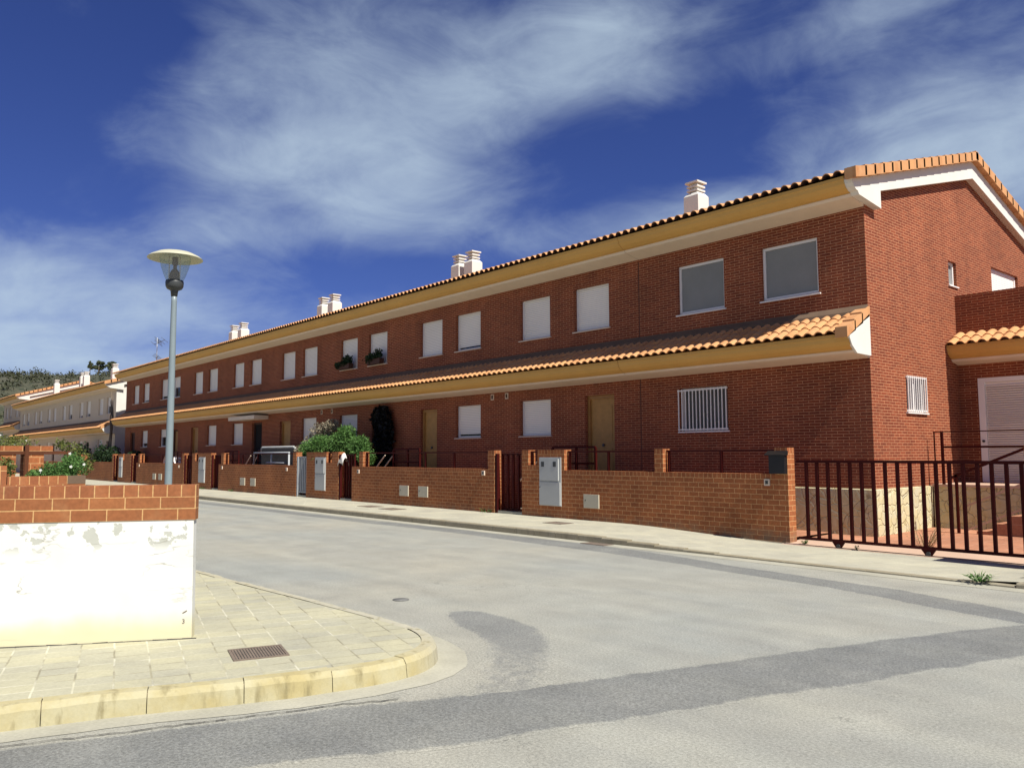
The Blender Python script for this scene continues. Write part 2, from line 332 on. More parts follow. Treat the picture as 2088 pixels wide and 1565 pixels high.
def kerb_mat(name, c, stain, amount, grey=False):
    m, t = mat(name); P = t.new('ShaderNodeNewGeometry').outputs['Position']; x, y, z = t.sep(P)
    col = t.mix(t.mapr(t.noise(P, 3.5, 6, 0.62), 0.36, 0.66), c, stain)
    if grey: col = t.mix(t.mapr(y, 3.7, 4.3), col, t.mix(t.noise(P, 3.5, 6, 0.62), (0.34, 0.325, 0.25), (0.41, 0.39, 0.29)))
    st = t.mapr(t.noise(t.vmath('MULTIPLY', P, (1, 1, 0.25)), 11, 4), 0.55, 0.72, 0, amount)
    col = t.mix(st, col, tuple(k * 0.55 for k in stain))
    col = t.mix(1.0, col, t.mix(t.noise(P, 50, 3), (0.9,) * 3, (1.1,) * 3), 'MULTIPLY')
    t.l.new(col, t.p.inputs['Base Color']); t.p.inputs['Roughness'].default_value = 0.92
    bump(t, t.noise(P, 24, 4), 0.4, 0.006)
    return m


M['nearkerb'] = kerb_mat('stained_yellow_kerb', (0.40, 0.368, 0.225), (0.36, 0.305, 0.145), 0.85, True)
M['farkerb'] = kerb_mat('grey_kerb', (0.28, 0.25, 0.175), (0.23, 0.20, 0.13), 0.5)


def leaf_mat(name, a, b, c=None, trans=0.25):
    m, t = mat(name); P = t.new('ShaderNodeNewGeometry').outputs['Position']
    wn = t.new('ShaderNodeTexWhiteNoise', noise_dimensions='3D'); t.set(wn.inputs['Vector'], t.vmath('FLOOR', t.vmath('MULTIPLY', P, (17, 17, 17))))
    f = t.math('ADD', t.math('MULTIPLY', wn.outputs['Value'], 0.5), t.math('MULTIPLY', t.noise(P, 3.0, 3), 0.5))
    col = t.mix(t.mapr(f, 0.25, 0.75), a, b)
    if c: col = t.mix(t.mapr(t.noise(P, 1.6, 3), 0.52, 0.66), col, c)
    t.l.new(col, t.p.inputs['Base Color']); t.p.inputs['Roughness'].default_value = 0.6; t.p.inputs['Specular IOR Level'].default_value = 0.25
    tr = t.new('ShaderNodeBsdfTranslucent'); t.l.new(col, tr.inputs['Color']); ms = t.new('ShaderNodeMixShader'); ms.inputs[0].default_value = trans
    out = [n for n in t.n if n.type == 'OUTPUT_MATERIAL'][0]
    t.l.new(t.p.outputs[0], ms.inputs[1]); t.l.new(tr.outputs[0], ms.inputs[2]); t.l.new(ms.outputs[0], out.inputs[0])
    return m


M['leaf'] = leaf_mat('bush_leaf', (0.038, 0.105, 0.022), (0.125, 0.235, 0.060))
M['leafyellow'] = leaf_mat('yellowish_leaf', (0.07, 0.10, 0.02), (0.17, 0.18, 0.05))
M['leafdark'] = leaf_mat('dark_leaf', (0.010, 0.026, 0.010), (0.028, 0.055, 0.018))
M['dryflower'] = leaf_mat('dry_flower_head', (0.20, 0.17, 0.115), (0.34, 0.30, 0.21))
M['petal'] = plain('white_petal', (0.80, 0.80, 0.74), 0.7, 0.04)
M['pine'] = leaf_mat('pine_needles', (0.030, 0.050, 0.020), (0.065, 0.085, 0.032))
M['hilltree'] = leaf_mat('hill_tree_leaf', (0.065, 0.085, 0.042), (0.115, 0.125, 0.065))
M['scrub'] = leaf_mat('hill_scrub', (0.032, 0.042, 0.019), (0.070, 0.072, 0.036), (0.060, 0.054, 0.034), 0.1)
M['blackleaf'] = leaf_mat('black_recess_leaf', (0.003, 0.003, 0.003), (0.007, 0.006, 0.005), None, 0.0)
M['drygrass'] = leaf_mat('dry_grass', (0.30, 0.22, 0.12), (0.45, 0.35, 0.20))


def hill_mat():
    m, t = mat('scrubby_hillside'); P = t.new('ShaderNodeNewGeometry').outputs['Position']
    col = t.mix(t.mapr(t.noise(P, 0.09, 7, 0.7), 0.38, 0.62), (0.040, 0.044, 0.022), (0.080, 0.072, 0.042))
    col = t.mix(t.mapr(t.noise(P, 0.55, 5, 0.7), 0.46, 0.58), col, (0.024, 0.032, 0.014))
    t.l.new(col, t.p.inputs['Base Color']); t.p.inputs['Roughness'].default_value = 0.95
    return m


M['hill'] = hill_mat()

m_, t_ = mat('clear_lamp_glass'); t_.p.inputs['Base Color'].default_value = (0.86, 0.93, 0.92, 1); t_.p.inputs['Roughness'].default_value = 0.06
_tr = t_.new('ShaderNodeBsdfTransparent'); _tr.inputs[0].default_value = (0.74, 0.80, 0.79, 1); _mx = t_.new('ShaderNodeMixShader'); _mx.inputs[0].default_value = 0.16
_o = [n for n in t_.n if n.type == 'OUTPUT_MATERIAL'][0]
t_.l.new(_tr.outputs[0], _mx.inputs[1]); t_.l.new(t_.p.outputs[0], _mx.inputs[2]); t_.l.new(_mx.outputs[0], _o.inputs[0]); M['lampglass'] = m_


# ------------------------------------------------------------------ mesh helpers
BASE = {}


class MB:
    def __init__(s): s.v = []; s.f = []; s.sm = []
    def face(s, pts, smooth=False):
        i = len(s.v); s.v += [tuple(p) for p in pts]; s.f.append(tuple(range(i, i + len(pts)))); s.sm.append(smooth); return s
    def prism(s, poly, off):
        """closed prism: polygon of 3-D points swept by off, one connected shell"""
        n = len(poly); i = len(s.v); off = Vector(off); nrm = Vector((0, 0, 0))
        P = [Vector(p) for p in poly]
        for a, b in zip(P, P[1:] + P[:1]): nrm += a.cross(b)
        if nrm.dot(off) > 0: P = P[::-1]
        s.v += [tuple(p) for p in P] + [tuple(p + off) for p in P]
        s.f.append(tuple(range(i, i + n))); s.f.append(tuple(range(i + 2 * n - 1, i + n - 1, -1)))
        for k in range(n):
            l = (k + 1) % n; s.f.append((i + k, i + n + k, i + n + l, i + l))
        s.sm += [False] * (n + 2); return s
    def box(s, x0, x1, y0, y1, z0, z1):
        return s.prism([(x0, y0, z0), (x1, y0, z0), (x1, y1, z0), (x0, y1, z0)], (0, 0, z1 - z0))
    def bar(s, a, b, w, h=None, up=(0, 0, 1)):
        a, b = Vector(a), Vector(b); d = (b - a).normalized(); h = h or w
        u = Vector(up); u = (u - d * u.dot(d))
        if u.length < 1e-4: u = Vector((1, 0, 0)) - d * d.x
        u.normalize(); sd = d.cross(u)
        q = [a + sd * w / 2 * i + u * h / 2 * j for i, j in ((-1, -1), (1, -1), (1, 1), (-1, 1))]
        return s.prism(q, b - a)
    def tube(s, pts, r, n=8, cap=True):
        rings = []
        pts = [Vector(p) for p in pts]; rr = r if isinstance(r, (list, tuple)) else [r] * len(pts)
        prev = None
        for k, p in enumerate(pts):
            d = (pts[min(k + 1, len(pts) - 1)] - pts[max(k - 1, 0)]).normalized()
            if prev is None:
                u = d.orthogonal().normalized()
            else:
                u = (prev - d * prev.dot(d)).normalized()
            prev = u; v = d.cross(u); i = len(s.v)
            s.v += [tuple(p + (u * math.cos(2 * math.pi * j / n) + v * math.sin(2 * math.pi * j / n)) * rr[k]) for j in range(n)]
            rings.append(i)
        for a, b in zip(rings, rings[1:]):
            for j in range(n):
                l = (j + 1) % n; s.f.append((a + j, a + l, b + l, b + j)); s.sm.append(True)
        if cap:
            s.f.append(tuple(range(rings[0] + n - 1, rings[0] - 1, -1))); s.f.append(tuple(range(rings[-1], rings[-1] + n))); s.sm += [False, False]
        return s
    def lathe(s, prof, c=(0, 0), n=32, capb=True, capt=True):
        rings = []
        for r, z in prof:
            i = len(s.v); s.v += [(c[0] + r * math.cos(2 * math.pi * j / n), c[1] + r * math.sin(2 * math.pi * j / n), z) for j in range(n)]; rings.append(i)
        for a, b in zip(rings, rings[1:]):
            for j in range(n):
                l = (j + 1) % n; s.f.append((a + j, a + l, b + l, b + j)); s.sm.append(True)
        if capb: s.f.append(tuple(range(rings[0] + n - 1, rings[0] - 1, -1))); s.sm.append(False)
        if capt: s.f.append(tuple(range(rings[-1], rings[-1] + n))); s.sm.append(False)
        return s
    def build(s, name, m, parent=None, base=None):
        b = Vector(BASE[parent.name]) if parent is not None else Vector(base or (0, 0, 0))
        me = bpy.data.meshes.new(name); me.from_pydata([tuple(Vector(p) - b) for p in s.v], [], s.f); me.update()
        me.polygons.foreach_set('use_smooth', s.sm); me.materials.append(m if not isinstance(m, str) else M[m])
        o = bpy.data.objects.new(name, me); COL.objects.link(o)
        if parent is not None: o.parent = parent
        else: o.location = b
        BASE[o.name] = tuple(b)
        return o


def tag(o, label=None, cat=None, group=None, kind=None):
    if label: o['label'] = label
    if cat: o['category'] = cat
    if group: o['group'] = group
    if kind: o['kind'] = kind
    return o


def thing(name, loc, label, cat, group=None):
    o = bpy.data.objects.new(name, None); COL.objects.link(o); o.location = loc; o.empty_display_size = 0.2
    BASE[o.name] = tuple(loc); return tag(o, label, cat, group)


def leaves(blobs, n, size, asp=0.5, droop=0.3, seed=0):
    """n small leaf faces (quads folded to a point) spread through ellipsoids (cx,cy,cz,rx,ry,rz,weight)"""
    rng = np.random.default_rng(seed); w_ = np.array([b[6] for b in blobs]); w_ = w_ / w_.sum()
    pick = rng.choice(len(blobs), n, p=w_); B = np.array([b[:6] for b in blobs])[pick]
    dirs = rng.normal(size=(n, 3)); dirs /= np.linalg.norm(dirs, axis=1)[:, None]
    rad = rng.random(n) ** 0.5 * (1 + 0.22 * np.maximum(0, rng.normal(size=n) - 0.8))
    P = B[:, :3] + dirs * rad[:, None] * B[:, 3:]
    ax = rng.normal(size=(n, 3)) + dirs * 0.8; ax[:, 2] -= droop; ax /= np.linalg.norm(ax, axis=1)[:, None]
    sd = np.cross(ax, rng.normal(size=(n, 3))); sd /= np.linalg.norm(sd, axis=1)[:, None] + 1e-9
    L = size * (0.6 + 0.8 * rng.random(n))[:, None]
    v = np.stack([P - ax * L * 0.5, P + sd * L * asp * 0.5, P + ax * L * 0.5, P - sd * L * asp * 0.5], 1).reshape(-1, 3)
    mb = MB(); mb.v = [tuple(p) for p in v]; mb.f = [(4 * i, 4 * i + 1, 4 * i + 2, 4 * i + 3) for i in range(n)]; mb.sm = [False] * n
    return mb


def xz(pts, y): return [(a, y, b) for a, b in pts]
def yz(pts, x): return [(x, a, b) for a, b in pts]


# ------------------------------------------------------------------ ground, road, pavements
g = MB(); g.face([(-2500, -2500, -0.10), (2500, -2500, -0.10), (2500, 2500, -0.10), (-2500, 2500, -0.10)])
tag(g.build('ground', 'earth'), kind='structure')
g = MB(); g.face([(-140, -60, 0.0), (40, -60, 0.0), (40, 12.2, 0.0), (-140, 12.2, 0.0)])
tag(g.build('road', 'road'), kind='structure')


def jag(pts, step=0.25, amp=0.03, seed=1):
    rng = random.Random(seed); out = []; drift = 0.0; step = 0.06 if max(p[0] for p in pts) < 0 and len(pts) > 9 else step
    for a, b in zip(pts, pts[1:]):
        a, b = Vector(a), Vector(b); ln = (b - a).length; n = max(1, int(ln / (step if ln < 8 else 0.5))); nr = Vector((-(b - a).y, (b - a).x)).normalized()
        for k in range(n):
            drift = max(-amp * 1.6, min(amp * 1.6, drift * 0.93 + rng.uniform(-amp, amp) * 0.55)); out.append(a.lerp(b, k / n) + nr * (drift + rng.uniform(-amp, amp) * 0.25))
    out.append(Vector(pts[-1])); return out


def strip(name, left, right, z, m, amp, seed):
    A = jag(left, 0.25, amp, seed); Bq = jag(right, 0.25, amp, seed + 50); n = max(len(A), len(Bq)); mb = MB()
    def at(Lp, t):
        x = t * (len(Lp) - 1); i = min(int(x), len(Lp) - 2); return Lp[i].lerp(Lp[i + 1], x - i)
    q = [(at(A, k / (n - 1)), at(Bq, k / (n - 1))) for k in range(n)]
    cols = ((0, 0.0), (.07, .55), (.18, 1.0), (.82, 1.0), (.93, .55), (1, 0.0)); nc = len(cols); at_ = []
    for a, b in q:
        for u_, f_ in cols: p = a.lerp(b, u_); mb.v.append((p.x, p.y, z if f_ == 1.0 else 0.0025 if f_ else 0.0008)); at_.append(f_)
    for k in range(n - 1):
        for c_ in range(nc - 1): mb.f.append((k * nc + c_, k * nc + c_ + 1, (k + 1) * nc + c_ + 1, (k + 1) * nc + c_)); mb.sm.append(False)
    o = mb.build(name, m); blend_attr(o, at_); tag(o, kind='structure'); return A


def blend_attr(o, vals):
    a = o.data.attributes.new('blend', 'FLOAT', 'POINT'); a.data.foreach_set('value', vals)


cs_up = [(-9.6, -9.0), (-6.35, -0.9), (-5.86, 0.95), (-5.68, 1.45), (-5.44, 2.30), (-5.24, 2.92), (-5.02, 3.39), (-4.62, 4.5), (-4.25, 5.99), (-3.80, 7.49), (-3.10, 9.53), (-2.3, 11.7)]
cs_dn = [(-8.3, -9.0), (-5.2, -0.9), (-4.85, 0.95), (-4.68, 1.40), (-4.50, 2.10), (-4.25, 2.6), (-4.05, 3.0), (-3.75, 4.0), (-3.42, 5.3), (-3.0, 6.4), (-2.5, 8.2), (-1.3, 11.7)]
edgeA = strip('cross_street_asphalt_patch', cs_up, cs_dn, 0.005, 'patch', 0.03, 3)
strip('main_street_asphalt_patch', [(-120, 11.35), (-30.5, 11.30), (-19.7, 11.45), (-15.1, 11.62), (-11.0, 11.55), (-9.0, 11.35), (-7.7, 11.06), (-6.2, 10.84), (-4.8, 10.72), (-3.35, 10.2), (-2.9, 10.0)],
      [(-120, 10.75), (-30.5, 10.72), (-19.7, 10.86), (-14.5, 10.95), (-10.4, 10.72), (-8.6, 10.55), (-7.2, 10.38), (-5.8, 10.16), (-4.3, 9.75), (-3.15, 9.5), (-2.8, 9.4)], 0.0052, 'patch', 0.03, 8)
mb = MB(); vals = []   # small worn patch that fades towards the cross street
spine = [(-7.62, 5.55, .0, .0), (-7.30, 5.56, .26, .85), (-6.80, 5.44, .38, .9), (-6.30, 5.32, .40, .85), (-5.85, 5.08, .36, .62), (-5.40, 4.68, .36, .44), (-4.95, 4.22, .36, .38), (-4.50, 3.75, .36, .32)]
rows_ = [0, .35, .8, 1.0]
for i_, (x, y, w0, f_) in enumerate(spine):
    a, b = spine[max(0, i_ - 1)], spine[min(len(spine) - 1, i_ + 1)]; t = Vector((b[0] - a[0], b[1] - a[1])).normalized()
    for u_ in (-1, -.75, -.4, 0, .4, .75, 1): mb.v.append((x - t.y * w0 * u_, y + t.x * w0 * u_, 0.0008 if abs(u_) == 1 else 0.0030)); vals.append(0.0 if abs(u_) == 1 else f_ * (.6 if abs(u_) == .75 else 1))
for i_ in range(len(spine) - 1):
    for c_ in range(6): mb.f.append((i_ * 7 + c_, i_ * 7 + c_ + 1, (i_ + 1) * 7 + c_ + 1, (i_ + 1) * 7 + c_)); mb.sm.append(False)
o = mb.build('small_asphalt_patch', 'patchfade'); blend_attr(o, vals); tag(o, kind='structure')
# dark seam along the patch by the kerb and round the small patch
mb = MB()
for a, b in zip(edgeA, edgeA[1:]):
    if b.y < 3.3 and a.y > -1:
        nr = Vector((-(b - a).y, (b - a).x)).normalized() * random.uniform(0.003, 0.009)
        mb.face([(a.x - nr.x, a.y - nr.y, 0.009), (b.x - nr.x, b.y - nr.y, 0.009), (b.x + nr.x, b.y + nr.y, 0.009), (a.x + nr.x, a.y + nr.y, 0.009)])
tag(mb.build('road_seam', 'crack'), kind='structure')

# near pavement, with kerb stones; outline follows the cross street, rounds the corner and runs down the main street
near = [(-10.2, -14.0), (-7.55, -4.0), (-6.62, -0.5), (-6.20, 1.00), (-6.03, 1.63), (-5.79, 2.26), (-5.63, 2.75), (-5.54, 3.25), (-5.52, 3.58), (-5.62, 3.92), (-5.88, 4.20), (-6.25, 4.37), (-6.75, 4.42), (-8.4, 4.36), (-10.0, 4.28), (-12.0, 4.22), (-30.0, 4.2), (-120.0, 4.2)]


def smooth2(pts, it=2):
    for _ in range(it):
        q = [pts[0]]
        for a, b in zip(pts, pts[1:]):
            q += [(a[0] * .75 + b[0] * .25, a[1] * .75 + b[1] * .25), (a[0] * .25 + b[0] * .75, a[1] * .25 + b[1] * .75)]
        pts = q + [pts[-1]]
    return pts


nearS = near[:7] + smooth2(near[7:14], 2) + near[14:]
KERB_H = 0.15


def inset(pts, dd):
    out = []
    for i, p in enumerate(pts):
        a = Vector(pts[max(i - 1, 0)]); b = Vector(pts[min(i + 1, len(pts) - 1)]); t = (b - a).normalized(); out.append((p[0] - t.y * dd, p[1] + t.x * dd))
    return out


inn = inset(nearS, 0.13)
def kerb_drop(y_):  # the kerb sinks a little on the main street side
    return KERB_H
mb = MB(); mb.face([(x, y, KERB_H - 0.004) for x, y in inn] + [(-120, -14, KERB_H - 0.004)])
tag(mb.build('near_pavement', 'nearpave'), kind='structure')
# kerb stones: resample the outline to 0.62 m stones with dark joints
def resample(pts, step):
    L = [0]; P = [Vector(p) for p in pts]
    for a, b in zip(P, P[1:]): L.append(L[-1] + (b - a).length)
    n = int(L[-1] / step); out = []
    for k in range(n + 1):
        s_ = min(k * step, L[-1] - 1e-6); i = max(j for j in range(len(L)) if L[j] <= s_)
        i = min(i, len(P) - 2); out.append(P[i].lerp(P[i + 1], (s_ - L[i]) / (L[i + 1] - L[i])))
    return out


kp = resample([p for p in nearS if p[0] > -31], 0.105); mb = MB(); mj = MB(); stone = 6
for i in range(0, len(kp) - stone, stone):
    seg = kp[i:i + stone + 1]; tw = [seg[j + 1] - seg[j] for j in range(stone)]; tw.append(tw[-1]); jz = random.uniform(-0.006, 0.006)
    ring = []
    for j, p in enumerate(seg):
        t = tw[j].normalized(); nr = Vector((-t.y, t.x)); q = Vector(p)
        if j == 0: q = q + t * 0.003
        if j == stone: q = q - t * 0.003
        jo = random.uniform(-0.004, 0.004) if 0 < j < stone else 0
        ring.append([(q.x - nr.x * 0.012, q.y - nr.y * 0.012, -0.02), (q.x + nr.x * 0.006, q.y + nr.y * 0.006, KERB_H - 0.045 + jz + jo), (q.x + nr.x * 0.036, q.y + nr.y * 0.036, KERB_H - 0.003 + jz + jo), (q.x + nr.x * 0.135, q.y + nr.y * 0.135, KERB_H + jz)])
    base = len(mb.v)
    for r_ in ring: mb.v += r_
    for j in range(stone):
        for k in range(3): mb.f.append((base + 4 * j + k, base + 4 * (j + 1) + k, base + 4 * (j + 1) + k + 1, base + 4 * j + k + 1)); mb.sm.append(False)
    mb.f.append((base, base + 1, base + 2, base + 3)); mb.f.append((base + 4 * stone + 3, base + 4 * stone + 2, base + 4 * stone + 1, base + 4 * stone)); mb.sm += [False, False]
tag(mb.build('near_kerb', 'nearkerb'), kind='structure')
mb = MB(); i2 = inset(kp, 0.03); i3 = inset(kp, 0.132)
for k in range(len(kp) - 1):
    mb.face([(i2[k][0], i2[k][1], -0.02), (i2[k + 1][0], i2[k + 1][1], -0.02), (i2[k + 1][0], i2[k + 1][1], KERB_H - 0.02), (i2[k][0], i2[k][1], KERB_H - 0.02)])
    mb.face([(i2[k][0], i2[k][1], KERB_H - 0.02), (i2[k + 1][0], i2[k + 1][1], KERB_H - 0.02), (i3[k + 1][0], i3[k + 1][1], KERB_H - 0.02), (i3[k][0], i3[k][1], KERB_H - 0.02)])
tag(mb.build('near_kerb_joints', 'earth'), kind='structure')
# concrete gutter along the near kerb
kk = [tuple(p) for p in kp if p.y > -14 and p.x > -9.0]
mb = MB(); rng_ = random.Random(5); oA = inset(kk, 0.02); oB = []; dr_ = 0.0
sm_ = kk
for _ in range(3): sm_ = [sm_[0]] + [((a[0] + 2 * b[0] + c[0]) / 4, (a[1] + 2 * b[1] + c[1]) / 4) for a, b, c in zip(sm_, sm_[1:], sm_[2:])] + [sm_[-1]]
for x, y in inset(sm_, -0.25): dr_ = dr_ * 0.9 + rng_.uniform(-.012, .012); oB.append((x + dr_ + rng_.uniform(-.004, .004), y + dr_ * .5))
for k in range(len(kk) - 1): mb.face([(*oB[k], 0.0035), (*oB[k + 1], 0.0035), (*oA[k + 1], 0.0035), (*oA[k], 0.0035)])
tag(mb.build('near_gutter', 'concrete'), kind='structure')

# far pavement (drops towards the driveway) with kerb
FX = [-120, -40, -30, -20, -14, -12.5, -11.5, -10.5, -9.6, -8.6, -7.5, -5.0, -4.2, -3.4, -2.0, 6]
def farz(x): # kerb-top height and height at the wall foot
    def sst(a, b): t = min(1, max(0, (x - a) / (b - a))); return t * t * (3 - 2 * t)
    k = 0.13 - 0.105 * sst(-12.5, -8.0) + 0.10 * sst(-4.6, -3.0); wl = 0.135 - 0.125 * sst(-13.0, -8.6) + 0.08 * sst(-4.6, -2.5)
    return k, wl
FXs = [FX[0]] + [FX[0] + 20 * i for i in range(1, 4)] + list(np.arange(-40, 6.01, 0.5))
KY = 11.86
mb = MB(); mk = MB()
for a, b in zip(FXs, FXs[1:]):
    (ka, wa), (kb, wb) = farz(a), farz(b)
    mb.face([(a, KY + 0.15, ka), (b, KY + 0.15, kb), (b, 14.45, wb), (a, 14.45, wa)])
tag(mb.build('far_pavement', 'farpave'), kind='structure')
x = -60.0
while x < 5.5:
    a, b = x + 0.006, x + 0.654; ka, kb = farz(a)[0], farz(b)[0]
    mk.prism([(a, KY, -0.05), (a, KY + 0.012, ka - 0.02 if ka > .05 else ka - .006), (a, KY + 0.03, ka + 0.001), (a, KY + 0.15, ka + 0.001), (a, KY + 0.15, -0.05)], (b - a, 0, 0)); x += 0.66
tag(mk.build('far_kerb', 'farkerb'), kind='structure')
mb = MB()
mb.face([(-60, KY - 0.30, 0.003), (6, KY - 0.30, 0.003), (6, KY - 0.004, 0.003), (-60, KY - 0.004, 0.003)]); tag(mb.build('far_gutter', 'concrete'), kind='structure')
# front yards
mb = MB(); mb.face([(-120, 14.66, 0.10), (-8.7, 14.66, 0.10), (-8.7, 16.4, 0.10), (-120, 16.4, 0.10)]); tag(mb.build('front_yard_ground', 'yardtile'), kind='structure')
mb = MB(); mb.face([(-8.68, 15.2, 0.06), (2, 15.2, 0.06), (2, 19.5, 0.12), (-8.68, 19.5, 0.12)]); tag(mb.build('driveway', 'yardtile'), kind='structure')
mb = MB(); mb.face([(-8.68, 14.2, 0.014), (2, 14.2, 0.014), (2, 15.2, 0.064), (-8.68, 15.2, 0.064)]); tag(mb.build('driveway_apron', 'pinkcrete'), kind='structure')


# ------------------------------------------------------------------ house builder
YF, YB, YR = 16.2, 27.2, 21.7
EAVE_Y, EAVE_Z, RIDGE_Z = 15.34, 7.29, 9.12
SL = (RIDGE_Z - EAVE_Z) / (YR - EAVE_Y)
PROF = [(0.0, 0.0), (0.06, 0.030), (0.20, 0.058), (0.38, 0.070), (0.56, 0.058), (0.70, 0.030), (0.76, 0.0), (0.82, -0.009), (0.94, -0.009), (1.0, 0.0)]


def tiles(x0, x1, ye, ze, yt, zt, rows, pitch=0.235, under=True, amp=1.0):
    """barrel tiles laid in stepped courses from the eave (ye,ze) up to (yt,zt)"""
    mb = MB(); n = max(1, round((x1 - x0) / pitch)); pw = (x1 - x0) / n
    prof = []
    for c in range(n):
        for u, h in PROF[:-1]: prof.append((x0 + (c + u) * pw, h * amp))
    prof.append((x1, 0.0)); k = len(prof)
    L = math.hypot(yt - ye, zt - ze); ny, nz = -(zt - ze) / L, (yt - ye) / L
    if nz < 0: ny, nz = -ny, -nz
    for r in range(rows):
        t0 = r / rows; t1 = min(1.0, (r + 1.12) / rows); lift = 0.026
        lo = []; hi = []; lip = []
        for x, h in prof:
            y = ye + (yt - ye) * t0; z = ze + (zt - ze) * t0; lo.append((x, y + ny * (h + lift), z + nz * (h + lift)))
            lip.append((x, y + ny * (h + lift - 0.020), z + nz * (h + lift - 0.020)))
            y = ye + (yt - ye) * t1; z = ze + (zt - ze) * t1; hi.append((x, y + ny * h, z + nz * h))
        b = len(mb.v); mb.v += lo + hi
        for j in range(k - 1): mb.f.append((b + j, b + j + 1, b + k + j + 1, b + k + j)); mb.sm.append(True)
        b = len(mb.v); mb.v += lo + lip
        for j in range(k - 1): mb.f.append((b + j + 1, b + j, b + k + j, b + k + j + 1)); mb.sm.append(False)
        if r == 0 and under:
            b = len(mb.v); mb.v += lip + [(x, y + 0.22, z + 0.22 * (zt - ze) / (yt - ye)) for x, y, z in lip]
            for j in range(k - 1): mb.f.append((b + j + 1, b + j, b + k + j, b + k + j + 1)); mb.sm.append(True)
    return mb


def wall_grid(mb, u0, u1, v0, v1, holes, P, depth, inward):
    """rectangle u0..u1 x v0..v1 with rectangular holes and reveals; P(u,v) gives the 3-D point"""
    us = sorted({u0, u1, *[h[0] for h in holes], *[h[1] for h in holes]}); vs = sorted({v0, v1, *[h[2] for h in holes], *[h[3] for h in holes]})
    iw = Vector(inward) * depth
    for a, b in zip(us, us[1:]):
        for c, e in zip(vs, vs[1:]):
            mu, mv = (a + b) / 2, (c + e) / 2
            if any(h[0] < mu < h[1] and h[2] < mv < h[3] for h in holes): continue
            mb.face([P(a, c), P(b, c), P(b, e), P(a, e)])
    for ha, hb, hc, hd in holes:
        cs = [Vector(P(ha, hc)), Vector(P(hb, hc)), Vector(P(hb, hd)), Vector(P(ha, hd))]
        for i in range(4):
            p, q = cs[i], cs[(i + 1) % 4]; mb.face([p, p + iw, q + iw, q])
    return mb


def window(parent, xa, xb, za, zb, kind='shut', YF=YF, open_=0.0):
    """white frame set back in the opening > roller_shutter, sill, glass, grille"""
    y = YF + 0.11; fw = 0.05
    if kind == 'screen':
        y = YF + 0.075; fw = 0.06
    f = MB()
    for a, b, c, e in ((xa, xb, zb - fw, zb), (xa, xb, za, za + fw), (xa, xa + fw, za + fw, zb - fw), (xb - fw, xb, za + fw, zb - fw)):
        f.box(a + .001, b - .001, y - .012 * (a == xa), y + 0.06, c + .001, e - .001)
    fo = f.build('window', 'whitemetal', parent)
    gl = MB(); gl.box(xa + fw, xb - fw, y + 0.045, y + 0.055, za + fw, zb - fw); gl.build('glass', 'glass', fo)
    if kind == 'screen':
        sc = MB(); sc.box(xa + fw, xb - fw, y + 0.018, y + 0.03, za + fw, zb - fw); sc.build('screen', 'screen', fo)
    elif kind in ('shut', 'grille'):
        sh = MB(); zb_ = za + fw + (zb - za - 2 * fw) * open_
        sh.box(xa + fw, xb - fw, y + 0.018, y + 0.032, zb_ + 0.004, zb - fw); sh.build('roller_shutter', 'shutter' if kind != 'grille' else 'darkblind', fo)
    s = MB(); s.prism(yz([(YF - 0.045, za - 0.045), (YF + 0.15, za - 0.03), (YF + 0.15, za), (YF - 0.045, za - 0.015)], xa - 0.05), (xb - xa + 0.10, 0, 0)); s.build('sill', 'soffit' if kind == 'shut' else 'whitemetal', fo)
    if kind == 'grille':
        gr = MB(); gy = YF - 0.05
        for zz in (za + 0.03, zb - 0.06): gr.bar((xa - .03, gy, zz), (xb + .03, gy, zz), 0.03, 0.03)
        for k in range(14): xx = xa + (xb - xa) * k / 13; gr.bar((xx, gy - .012, za + 0.0), (xx, gy - .012, zb - .03), 0.022, 0.022)
        for xx in (xa, xb): gr.bar((xx, gy, zb - .06), (xx, YF + .02, zb - .06), 0.02); gr.bar((xx, gy, za + .03), (xx, YF + .02, za + .03), 0.02)
        gr.build('grille', 'whitemetal', fo)
    return fo


def door(parent, xa, xb, za, zb, m='wood', fm='wooddark', YF=YF):
    y = YF + 0.10; fw = 0.09; f = MB()
    for a, b, c, e in ((xa, xb, zb - fw, zb), (xa, xa + fw, za, zb - fw), (xb - fw, xb, za, zb - fw)): f.box(a + .001, b - .001, y, y + 0.10, c, e - .001)
    fo = f.build('door', fm, parent)
    p = MB(); p.box(xa + fw, xb - fw, y + 0.05, y + 0.09, za, zb - fw)
    p.box(xa + fw + .12, xb - fw - .12, y + 0.04, y + 0.052, za + 0.2, za + 0.9); p.box(xa + fw + .12, xb - fw - .12, y + 0.04, y + 0.052, za + 1.1, zb - fw - 0.2); p.build('door_panel', m, fo)
    h = MB(); h.tube([((xa + xb) / 2, y + 0.02, za + 0.98), ((xa + xb) / 2, y + 0.052, za + 0.98)], 0.04, 10); h.build('door_knob', 'lampdark', fo)
    return fo


def cornice_profile(ye, ztip, zb, yw):
    """ochre moulding outline (y,z): from the tile edge curving in to the soffit"""
    d_ = yw - ye
    return [(ye + 0.06, ztip + 0.045), (ye + 0.06, ztip - 0.02), (ye + 0.075, ztip - 0.03), (ye + 0.10, ztip - 0.11), (ye + 0.16, ztip - 0.18), (ye + 0.25, ztip - 0.235), (ye + 0.31, ztip - 0.245), (ye + 0.31, ztip - 0.262)]


